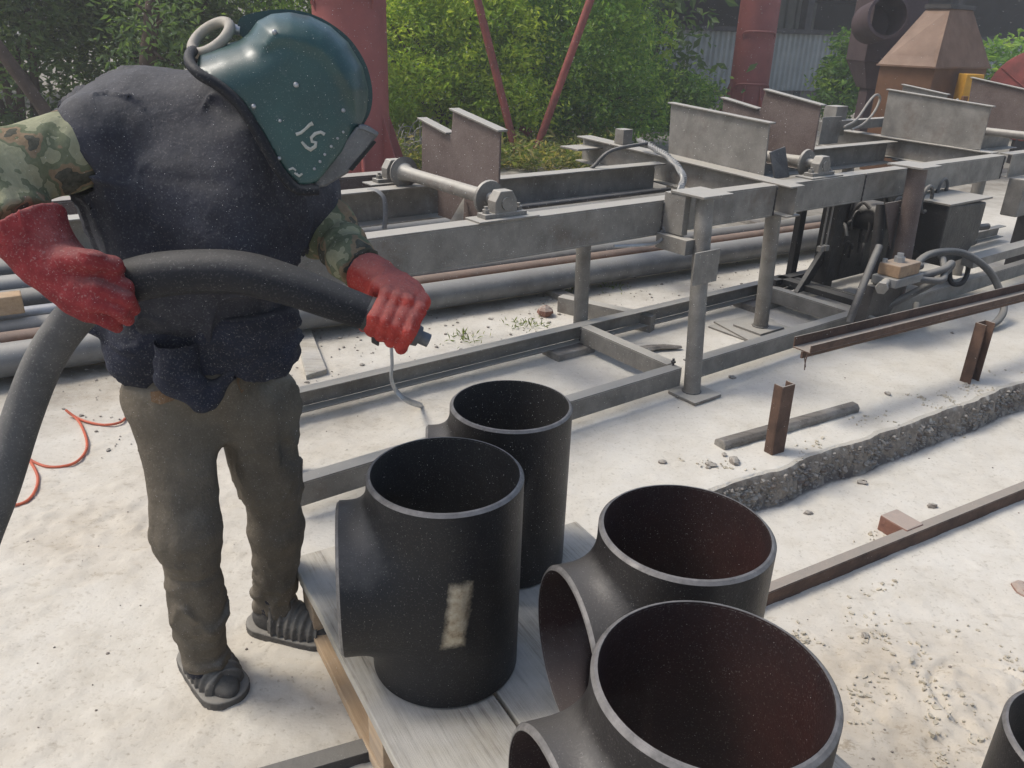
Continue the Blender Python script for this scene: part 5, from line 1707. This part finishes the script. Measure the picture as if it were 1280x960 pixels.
# ================================================================== BACKGROUND
# red stacks
def stack(cx, cy, r, h, label, skirt=True, bands=()):
    t = thing('red_stack', (cx, cy, 0), label, 'column', 'red oxide steel stacks')
    part('shaft', lambda b: b.tube([(cx, cy, 0.0), (cx, cy, h * 0.5), (cx, cy, h)], r, 40), 'red', t, bevel=0, smooth='auto')
    if skirt:
        part('base_plate', lambda b: b.obox((cx, cy, 0.02), (1, 0, 0), (0, 1, 0), RZ, r * 3.6, r * 3.6, 0.04), 'red', t)
        for k in range(8):
            a = k * math.pi / 4 + 0.35
            d = np.array([math.cos(a), math.sin(a), 0]); s = np.array([-d[1], d[0], 0])
            c = np.array([cx, cy, 0])
            part('gusset', lambda b: b.prism([c + d * (r - 0.01) + RZ * 0.041 - s * 0.008, c + d * (r * 1.6) + RZ * 0.041 - s * 0.008, c + d * (r - 0.01) + RZ * 0.75 - s * 0.008], s * 0.016), 'red', t, bevel=0)
    for z in bands:
        part('weld_band', lambda b: b.tube([(cx, cy, z), (cx, cy, z + 0.03)], r + 0.006, 40), 'red', t, bevel=0, smooth='auto')
        part('step_bar', lambda b: b.tube(spline([(cx - r * 0.75, cy - r * 0.6, z - 0.06), (cx - r * 0.8, cy - r * 0.75, z + 0.08), (cx, cy - r * 1.25, z + 0.1), (cx + r * 0.72, cy - r * 0.8, z + 0.08), (cx + r * 0.7, cy - r * 0.6, z - 0.06)], 5), 0.018, 8), 'red', t, bevel=0, smooth='auto')
    return t


cL = G(437, 236, 0); stack(cL[0], cL[1] + 0.4, 0.37, 6.0, 'red oxide steel stack with flared gusset foot behind the worker', True, (1.75,))
cR = G(930, 150, 0); stack(cR[0], cR[1], 0.385, 7.0, 'red oxide steel stack with step bars in front of the corrugated wall', True, (0.62, 1.58))

# two leaning red struts by the shrub
for (b0, t0, lab) in (((647, 199), (597, 0), 'thin red strut leaning away from the red stack, foot in the weeds'), ((666, 199), (738, 0), 'thin red strut leaning towards the corrugated wall, foot in the weeds')):
    a = G(*b0, 0.0)
    c = at(*t0, a[1] + 0.15)
    e = a + (c - a) * 1.9
    b = MB(); b.tube([a, c, e], 0.052, 14); o = b.build('red_strut', M['red_strut'], None, 'auto', label=lab, category='strut'); o['group'] = 'leaning red struts'
a = G(656, 196, 0); b = MB(); b.tube([(a[0], a[1] + 0.5, 0), (a[0], a[1] + 0.5, 0.34)], 0.10, 18); b.build('red_stub', M['red_strut'], None, 'auto', label='short red pipe stub between the feet of the leaning struts', category='post')
a = G(95, 235, 0); c = at(50, 130, a[1]); e = c + (at(0, 62, a[1]) - c) * 3
b = MB(); b.tube([at(75, 168, a[1]) * np.array([1, 1, 0]) + np.array([0.25, 0, 0]), at(50, 130, a[1]), e], 0.06, 12); b.build('leaning_pole', M['bark'], None, 'auto', label='brown pole leaning in the trees behind the worker\'s shoulder', category='pole')

# corrugated wall and dark open shed above it
FA, FB = G(770, 126, 0), G(1062, 126, 0)
FA = np.array([3.0, 21.9, 0]); FB = np.array([9.4, 24.7, 0])
fd_ = (FB - FA) / np.linalg.norm(FB - FA); fn_ = np.array([-fd_[1], fd_[0], 0])
shed = thing('storage_shed', FA, 'dark open shed closed at the bottom by weathered corrugated grey sheets', 'building')
ZT = at(850, 36, 22.5)[2]


def sheet_mesh(width, h, pitch=0.17, amp=0.028):
    n = int(width / pitch * 8)
    V, F = [], []
    for i in range(n + 1):
        x = width * i / n
        y = amp * math.tanh(2.2 * math.sin(2 * math.pi * x / pitch))
        V += [(x, y, 0), (x, y, h)]
    F = [(2 * i, 2 * i + 2, 2 * i + 3, 2 * i + 1) for i in range(n)]
    me = bpy.data.meshes.new('sheet'); me.from_pydata(V, [], F); me.materials.append(M['fence'])
    return me


SME = sheet_mesh(1.02, ZT - 0.25)
for k in range(-6, 14):
    o = bpy.data.objects.new('sheet', SME); COL.objects.link(o); o.parent = shed
    p = fd_ * (k * 1.01) + RZ * 0.25 - fn_ * (0.012 * (k % 2))
    o.location = Vector(p.tolist()); o.rotation_euler = (0, 0, math.atan2(fd_[1], fd_[0]))
def sb(name, d0, d1, n0, n1, z0, z1, m):
    c = FA + fd_ * (d0 + d1) / 2 + fn_ * (n0 + n1) / 2 + RZ * (z0 + z1) / 2
    return part(name, lambda b: b.obox(c, fd_, fn_, RZ, d1 - d0, n1 - n0, z1 - z0), m, shed, bevel=0)
sb('plinth', -6, 24, 0.08, 0.35, 0.0, 0.27, 'stone')
sb('top_rail', -6, 24, -0.10, -0.02, ZT - 0.02, ZT + 0.10, 'steel_dark')
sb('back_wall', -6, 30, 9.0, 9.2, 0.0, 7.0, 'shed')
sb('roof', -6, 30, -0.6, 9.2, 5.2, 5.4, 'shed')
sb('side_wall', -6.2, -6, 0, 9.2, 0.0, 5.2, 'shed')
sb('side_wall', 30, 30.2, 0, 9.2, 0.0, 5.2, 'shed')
for k in (-0.35, 5.0, 10.5, 16.0):
    sb('column', k, k + 0.22, 0.05, 0.30, 0.0, 5.2, 'fence' if k < 0 else 'steel_dark')
sb('gutter', -6, 24, -0.5, -0.3, 4.6, 4.9, 'steel_dark')
r4 = np.random.default_rng(21)
for k in range(9):
    d = r4.uniform(0, 18); w = r4.uniform(0.5, 1.6); z = r4.uniform(2.2, 3.6)
    sb('rack_shelf', d, d + w, 3 + r4.uniform(0, 4), 7.5, z, z + 0.08, 'steel_dark')
for k in range(5):
    sb('back_panel', 10.5 + k * 0.5, 10.9 + k * 0.5, 8.6, 8.9, 1.9, 3.6, 'fence')

# hopper hood
hq = 11.5
hood = thing('dust_hood', at(1165, 140, hq) * np.array([1, 1, 0]), 'rusty sheet-metal hopper hood standing on a brown casing', 'hopper')
f_ = [at(1094, 91, hq - 0.3), at(1170, 81, hq - 0.75), at(1240, 78, hq + 0.1)]
zb = float(np.mean([q[2] for q in f_]))
f_ = [np.array([q[0], q[1], zb]) for q in f_]; f_.append(f_[0] + f_[2] - f_[1])
tq = [at(1158, 14, hq), at(1188, 11, hq - 0.25), at(1217, 10, hq + 0.1)]
zt_ = float(np.mean([q[2] for q in tq]))
tq = [np.array([q[0], q[1], zt_]) for q in tq]; tq.append(tq[0] + tq[2] - tq[1])
for k in range(4):
    j = (k + 1) % 4
    part('hood_panel', lambda b: b.prism([f_[k], f_[j], tq[j], tq[k]], (np.mean(f_, 0) - (f_[k] + f_[j]) / 2) * 0.02), 'hood', hood, bevel=0)
part('hood_cap', lambda b: b.prism([q + RZ * 0.002 + (q - np.mean(tq, 0)) * 0.12 for q in tq], (0, 0, 0.05)), 'steel_dark', hood, bevel=0)
part('casing', lambda b: b.prism([np.array([q[0], q[1], 0.0]) + (np.mean(f_, 0) - q) * np.array([0.06, 0.06, 0]) for q in f_], (0, 0, zb - 0.012)), 'hood_low', hood)
m_ = np.mean(f_, 0)
part('rim_strip', lambda b: b.prism([q - RZ * 0.010 + (q - m_) * 0.01 for q in f_], (0, 0, 0.02)), 'hood', hood, bevel=0)
a = at(1214, 95, hq - 0.55)
b = MB(); b.obox((a[0], a[1], a[2] / 2 - 0.1), (1, 0, 0), (0, 1, 0), RZ, 0.22, 0.22, a[2] + 0.25); b.build('yellow_post', M['yellow'], bevel=0.01, label='yellow painted post in front of the rusty casing', category='post')
b = MB(); a2 = at(1204, 130, hq - 0.8); b.obox((a2[0], a2[1], 0.5), (1, 0, 0), (0, 1, 0), RZ, 0.06, 0.06, 1.0); b.build('door_post', M['hood_low'], bevel=0.004, label='thin dark brown post beside the yellow post', category='post')

# plum brown cyclone body with an open pipe stub
sq = 13.0
s0 = at(1091, 120, sq); sx_, sy_ = s0[0], s0[1]
cyc = thing('cyclone_body', (sx_, sy_, 0), 'plum brown dust cyclone with an open round pipe stub', 'cyclone')
za, zb2, zc2 = at(1091, 76, sq)[2], at(1091, 110, sq)[2], at(1091, 0, sq)[2] + 1.2
w1, w2 = 0.37, 0.20
def quadr(w, z, dx=0): return [np.array([sx_ + dx - w, sy_ - w, z]), np.array([sx_ + dx + w, sy_ - w, z]), np.array([sx_ + dx + w, sy_ + w, z]), np.array([sx_ + dx - w, sy_ + w, z])]
part('upper_body', lambda b: b.box8(quadr(w1, za) + quadr(w1, zc2)), 'silo', cyc)
part('lower_cone', lambda b: b.box8(quadr(w2, zb2) + quadr(w1 - 0.004, za - 0.004)), 'silo', cyc)
part('leg', lambda b: b.box8(quadr(w2 * 0.8, 0.0) + quadr(w2 * 0.8, zb2 - 0.004)), 'silo', cyc)
pa = np.array(at(1088, 30, sq - 0.4)); pb2 = np.array(at(1111, 20, sq - 1.0))
part('pipe_stub', lambda b: b.hollow(pa, pb2, 0.27, 0.02, 28), 'silo', cyc, bevel=0, smooth='auto')
part('stub_flange', lambda b: b.ringcap(pb2 + (pb2 - pa) * 0.002, (pb2 - pa) / np.linalg.norm(pb2 - pa), 0.285, 0.245, 28, 1), 'silo', cyc, bevel=0)

# red cable drum / fan wheel at the far side
fc = at(1292, 120, 12.3)
fan = thing('spoked_disc', (fc[0], fc[1], 0), 'large red spoked sheet wheel beyond the end of the bench', 'wheel')
vd2 = np.array([-fc[0], -fc[1] - 2.0, 0.0]); vd2 /= np.linalg.norm(vd2)
part('disc', lambda b: b.tube([fc, fc + vd2 * 0.02, fc + vd2 * 0.03], [0.62, 0.62, 0.60], 40), 'red_strut', fan, bevel=0, smooth='auto')
sdir = np.cross(vd2, RZ)
for k in range(10):
    a = k * math.pi / 5
    d = sdir * math.cos(a) + RZ * math.sin(a)
    part('rib', lambda b: b.tube([fc + vd2 * 0.035 + d * 0.08, fc + vd2 * 0.035 + d * 0.6], 0.010, 6), 'red_strut', fan, bevel=0)
part('stand', lambda b: b.obox((fc[0], fc[1] + 0.05, fc[2] / 2 - 0.1), (1, 0, 0), (0, 1, 0), RZ, 0.15, 0.1, fc[2] + 0.2), 'steel_dark', fan)


# ------------------------------------------------------------------ foliage
def leaves(name, centers, size, m, parent, rng, tint=None, droop=0.35, aspect=0.42, **props):
    n = len(centers)
    d = rng.normal(size=(n, 3)); d[:, 2] = d[:, 2] * 0.6 - droop
    d /= np.linalg.norm(d, axis=1)[:, None]
    u = rng.normal(size=(n, 3)); u[:, 2] += 1.0
    s = np.cross(d, u); s /= np.linalg.norm(s, axis=1)[:, None] + 1e-9
    nn = np.cross(s, d)
    L = size * (0.6 + 0.8 * rng.random(n))[:, None]
    w = L * aspect
    c = np.asarray(centers)
    V = np.stack([c, c + d * L * 0.45 + s * w * 0.5 + nn * L * 0.06, c + d * L - nn * L * 0.08, c + d * L * 0.45 - s * w * 0.5 + nn * L * 0.06], 1).reshape(-1, 3)
    k = np.arange(n) * 4
    F = np.stack([k, k + 1, k + 2, k + 3], 1).tolist()
    o = link(name, V, F, M[m], parent, False, **props)
    t = tint if tint is not None else rng.random(n)
    a = o.data.attributes.new('tint', 'FLOAT', 'POINT')
    a.data.foreach_set('value', np.repeat(np.clip(t, 0, 1), 4).astype(np.float32))
    return o


def crown_points(blobs, nclump, per, rng, clump_r):
    """clumps near the surface of a set of ellipsoids, leaves bunched inside each clump"""
    out, tn = [], []
    vol = np.array([b[3] * b[4] * b[5] for b in blobs]) ** 0.67
    pick = rng.choice(len(blobs), size=nclump, p=vol / vol.sum())
    for k in pick:
        bx = np.array(blobs[k])
        d = rng.normal(size=3); d /= np.linalg.norm(d)
        r = 0.55 + 0.5 * rng.random() ** 0.6
        c = bx[:3] + d * bx[3:] * r
        if c[2] < 0.05:
            c[2] = 0.05 + 0.3 * rng.random()
        m = int(per * (0.5 + rng.random()))
        pts = c + rng.normal(size=(m, 3)) * clump_r * np.array([1, 1, 0.7])
        out.append(pts)
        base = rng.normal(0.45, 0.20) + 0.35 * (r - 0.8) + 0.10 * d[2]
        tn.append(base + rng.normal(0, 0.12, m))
    P = np.vstack(out); T = np.concatenate(tn)
    ok = P[:, 2] > 0.02
    return P[ok], T[ok]


def shrub(name, base, blobs, nclump, per, clump_r, size, m, label, cat, seed, stems=4, stem_r=0.03, group=None, bias=0.0):
    rng = np.random.default_rng(seed)
    base = np.array([base[0], base[1], 0.0])
    t = thing(name, base, label, cat, group)
    bl = [np.array([base[0] + q[0], base[1] + q[1], q[2], q[3], q[4], q[5]]) for q in blobs]
    P, T = crown_points(bl, nclump, per, rng, clump_r)
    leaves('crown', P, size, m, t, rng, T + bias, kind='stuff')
    for k in range(stems):
        q = bl[k % len(bl)]
        a = base + np.array([rng.normal(0, 0.12), rng.normal(0, 0.12), -0.02])
        e = np.array([q[0] + rng.normal(0, 0.2) * q[3], q[1] + rng.normal(0, 0.2) * q[4], q[2] + q[5] * 0.4])
        mid = (a + e) / 2 + np.array([rng.normal(0, 0.12), rng.normal(0, 0.12), 0.15])
        sp = spline([a, mid, e], 6)
        bb = MB(); bb.tube(sp, np.linspace(stem_r, stem_r * 0.25, len(sp)), 8)
        bb.build('trunk', M['bark'], t, True)
    return t


B0 = G(560, 200, 0)
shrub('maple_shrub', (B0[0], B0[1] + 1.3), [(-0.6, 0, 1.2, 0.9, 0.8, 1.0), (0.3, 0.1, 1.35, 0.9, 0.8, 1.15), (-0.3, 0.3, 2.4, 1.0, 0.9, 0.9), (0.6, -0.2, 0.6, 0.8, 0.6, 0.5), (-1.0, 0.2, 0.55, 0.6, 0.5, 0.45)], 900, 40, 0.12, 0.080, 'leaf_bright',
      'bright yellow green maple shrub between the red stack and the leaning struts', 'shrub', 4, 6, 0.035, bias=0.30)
B1 = G(705, 196, 0)
shrub('maple_shrub', (B1[0], B1[1] + 1.2), [(-0.3, 0, 0.9, 1.0, 0.7, 0.85), (0.3, 0.1, 1.25, 1.05, 0.8, 1.1), (0.1, 0.4, 2.4, 1.1, 0.9, 0.9), (0.7, -0.1, 0.55, 0.9, 0.6, 0.5)], 850, 40, 0.12, 0.078, 'leaf_dark',
      'darker green dense shrub behind the leaning red struts', 'shrub', 5, 6, 0.035, bias=0.16)
B2 = G(820, 165, 0)
shrub('leafy_shrub', (B2[0] - 0.1, B2[1] + 0.6), [(0, 0, 0.5, 1.1, 0.8, 0.55), (-0.7, 0.2, 0.9, 0.8, 0.7, 0.8), (0.6, 0.1, 0.45, 0.7, 0.6, 0.45)], 380, 30, 0.13, 0.10, 'leaf_dark',
      'low dark green shrub in front of the corrugated wall', 'shrub', 6, 5, 0.025)
B3 = G(772, 150, 0)
shrub('maple_sapling', (B3[0], B3[1] + 1.5), [(-0.2, 0, 1.6, 0.8, 0.6, 1.3), (0.3, 0, 2.6, 0.7, 0.6, 0.9)], 260, 30, 0.15, 0.11, 'leaf_bright',
      'pale green maple sapling overlapping the edge of the corrugated wall', 'shrub', 7, 4, 0.03, bias=0.05)
# thin sprig with a few leaf bunches against the wall
rs = np.random.default_rng(12)
sg = thing('maple_sprig', G(818, 160, 0), 'thin maple sprig with sparse leaf bunches against the grey wall', 'sapling')
y0 = G(818, 160, 0)[1]
sp = spline([at(816, 118, y0), at(818, 90, y0), at(824, 55, y0), at(832, 36, y0)], 6)
part('stem', lambda b: b.tube(sp, np.linspace(0.02, 0.008, len(sp)), 6), 'bark', sg, bevel=0, smooth=True)
part('stem', lambda b: b.tube([at(816, 118, y0) * np.array([1, 1, 0]), at(816, 118, y0)], 0.02, 6), 'bark', sg, bevel=0, smooth=True)
P = []
for q in ((799, 22), (800, 42), (823, 45), (829, 30), (836, 36), (825, 70), (836, 58), (804, 58), (819, 80), (797, 32)):
    P.append(at(*q, y0) + rs.normal(size=(16, 3)) * 0.09)
leaves('leaf_bunches', np.vstack(P), 0.16, 'leaf_bright', sg, rs, rs.normal(0.75, 0.1, 160), kind='stuff')
B4 = G(1055, 140, 0)
shrub('leafy_shrub', (at(1052, 110, 17)[0], 17.0), [(0, 0, 0.7, 0.42, 0.5, 0.6), (0.1, 0, 1.4, 0.32, 0.4, 0.5)], 110, 26, 0.13, 0.13, 'leaf_dark', 'narrow dark shrub squeezed beside the brown cyclone', 'shrub', 8, 3, 0.025)
shrub('leafy_shrub', (at(1255, 60, 16)[0], 16.0), [(0, 0, 1.0, 0.8, 0.6, 0.7)], 90, 26, 0.15, 0.14, 'leaf_dark', 'dim shrub in the shade behind the rusty hood', 'shrub', 18, 3, 0.025)

# trees behind the worker
TREES = [(-6.3, 10.5, 3.6, 0.10, 'leaf_tree', 'dense dull green tree at the outer side of the leaning brown pole', 31, 0.0),
         (-4.6, 11.2, 3.9, 0.10, 'leaf_tree', 'dense dull green tree beside the leaning brown pole', 32, 0.0),
         (-2.6, 13.6, 4.2, 0.11, 'leaf_dark', 'lighter green tree seen between the brown trunk and the helmet', 33, 0.14)]
for x, y, h, ls, m, lab, sd, bs in TREES:
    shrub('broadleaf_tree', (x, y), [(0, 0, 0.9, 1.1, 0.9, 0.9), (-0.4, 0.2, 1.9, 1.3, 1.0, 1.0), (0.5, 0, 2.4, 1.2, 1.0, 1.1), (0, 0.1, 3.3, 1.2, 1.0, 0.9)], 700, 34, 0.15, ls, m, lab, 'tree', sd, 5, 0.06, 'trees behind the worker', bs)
a = at(186, 96, 9.2); tr = thing('tree_trunk', (a[0], a[1], 0), 'bare brown trunk with a few leaves rising behind the worker\'s back', 'tree')
sp = spline([(a[0] - 0.02, a[1], -0.02), (a[0], a[1], a[2]), tuple(at(187, 50, 9.2)), tuple(at(191, 0, 9.25)), tuple(at(196, -120, 9.3))], 6)
part('trunk', lambda b: b.tube(sp, np.linspace(0.085, 0.06, len(sp)) * (1 + 0.2 * rs.random(len(sp))), 10), 'bark', tr, bevel=0, smooth=True)
for q in (((186, 70), (165, 92)), ((189, 40), (205, 22)), ((187, 60), (203, 74)), ((190, 20), (170, 5))):
    part('limb', lambda b: b.tube([at(*q[0], 9.2), at(*q[1], 9.1)], [0.03, 0.012], 7), 'bark', tr, bevel=0, smooth=True)
P = np.vstack([at(px, py, 9.2 + rs.normal(0, .3)) + rs.normal(size=(26, 3)) * 0.16 for px, py in zip(rs.uniform(150, 235, 34), rs.uniform(-30, 85, 34))])
leaves('crown', P, 0.09, 'leaf_tree', tr, rs, rs.normal(0.5, 0.2, len(P)), kind='stuff')

rf = np.random.default_rng(41)
P = []
for k in range(1500):
    c = np.array([rf.uniform(-14, 3.2) if k < 900 else rf.uniform(-30, -13), rf.uniform(15, 18.5), rf.uniform(0.1, 6.0)])
    P.append(c + rf.normal(size=(26, 3)) * np.array([0.35, 0.35, 0.28]))
P = np.vstack(P)
leaves('far_trees', P[P[:, 2] > 0.02], 0.22, 'leaf_tree', None, rf, rf.normal(0.4, 0.2, int((P[:, 2] > 0.02).sum())), kind='stuff', label='mass of green foliage closing the yard behind the trees', category='trees')

# weeds and grass along the far side of the yard
rw = np.random.default_rng(15)
P = []
for k in range(520):
    px = rw.uniform(470, 770); py = rw.uniform(186, 216)
    g = G(px, py, 0)
    P.append(np.array([g[0], g[1], 0.03]) + np.abs(rw.normal(size=(14, 3))) * np.array([0.10, 0.10, 0.11]) - np.array([0.08, 0.08, 0]))
P = np.vstack(P)
leaves('weeds', P, 0.10, 'weed', None, rw, rw.normal(0.6, 0.28, len(P)), droop=-0.3, aspect=0.35, kind='stuff', label='yellowing weeds and dry leaves along the far edge of the yard', category='weeds')
P = []
for k in range(900):
    g = G(rw.uniform(-60, 330), rw.uniform(215, 292), 0)
    P.append(np.array([g[0], g[1], 0.01]) + rw.normal(size=(10, 3)) * np.array([0.09, 0.09, 0.0]))
P = np.vstack(P)
leaves('grass', P, 0.13, 'weed', None, rw, rw.normal(0.35, 0.16, len(P)), droop=-1.3, aspect=0.14, kind='stuff', label='sunlit green grass beyond the pipe bundle', category='grass')
P = []
for c, n in (((660, 408), 10), ((580, 424), 7), ((760, 360), 6), ((718, 366), 5)):
    g = G(*c, 0)
    P.append(np.array([g[0], g[1], 0.005]) + rw.normal(size=(n * 6, 3)) * np.array([0.06, 0.06, 0.0]))
leaves('grass_tufts', np.vstack(P), 0.035, 'weed', None, rw, rw.normal(0.4, 0.15, sum(len(q) for q in P)), droop=-1.0, aspect=0.2, kind='stuff', label='tiny green tufts sprouting in the gravel behind the bench', category='grass')
P = []
for k in range(70):
    g = G(rw.uniform(468, 530), rw.uniform(190, 212), 0)
    a = np.array([g[0], g[1], 0.0]); e = a + np.array([rw.normal(0, .25), rw.normal(0, .2), rw.uniform(0.15, 0.5)])
    P.append((a, (a + e) / 2 + np.array([0, 0, 0.12]), e))
b = MB()
for q in P:
    b.tube(spline(q, 4), 0.006, 5)
b.build('dry_stalks', M['cable'], None, True, kind='stuff', label='tangle of dry pale stalks at the foot of the red stack', category='dry stalks')

# ================================================================== flying blast sand and hanging dust
rp = np.random.default_rng(77)
N = 20000
C = np.stack([rp.uniform(-1.25, 0.55, N), rp.uniform(0.55, 2.3, N), rp.uniform(0.25, 1.75, N)], 1)
keep = (figure(C) > 0.05) & (np.hypot(C[:, 0], C[:, 1]) > 0.5)
C = C[keep]; N = len(C)
s = (0.00018 + 0.00028 * rp.random(N) ** 2)[:, None] * np.clip(C[:, 1:2] / 1.3, 0.4, 1.3)
tet = np.array([(1, 1, 1), (1, -1, -1), (-1, 1, -1), (-1, -1, 1)], float)
V = (C[:, None, :] + tet[None] * s[:, None, :]).reshape(-1, 3)
k = np.arange(N) * 4
F = np.concatenate([np.stack([k, k + 1, k + 2], 1), np.stack([k, k + 3, k + 1], 1), np.stack([k, k + 2, k + 3], 1), np.stack([k + 1, k + 3, k + 2], 1)]).tolist()
link('flying_sand', V, F, mat('white_blast_sand', (0.75, 0.73, 0.68), None, 0.8, 0, 5, 0), None, False, kind='stuff', label='fine blast sand grains flying through the air round the worker', category='sand')

b = MB(); b.box8([(-60, -25, -1.3), (70, -25, -1.3), (70, 75, -1.3), (-60, 75, -1.3), (-60, -25, 9), (70, -25, 9), (70, 75, 9), (-60, 75, 9)])
hm = bpy.data.materials.new('dusty_air'); hm.use_nodes = True
hm.node_tree.nodes.clear()
vo = hm.node_tree.nodes.new('ShaderNodeVolumePrincipled'); oo = hm.node_tree.nodes.new('ShaderNodeOutputMaterial')
vo.inputs['Color'].default_value = (0.92, 0.91, 0.88, 1); vo.inputs['Density'].default_value = 0.0065; vo.inputs['Anisotropy'].default_value = 0.3
hm.node_tree.links.new(vo.outputs[0], oo.inputs['Volume'])
b.build('haze', hm, None, False, kind='stuff', label='thin pale blasting dust hanging in the yard air', category='haze')
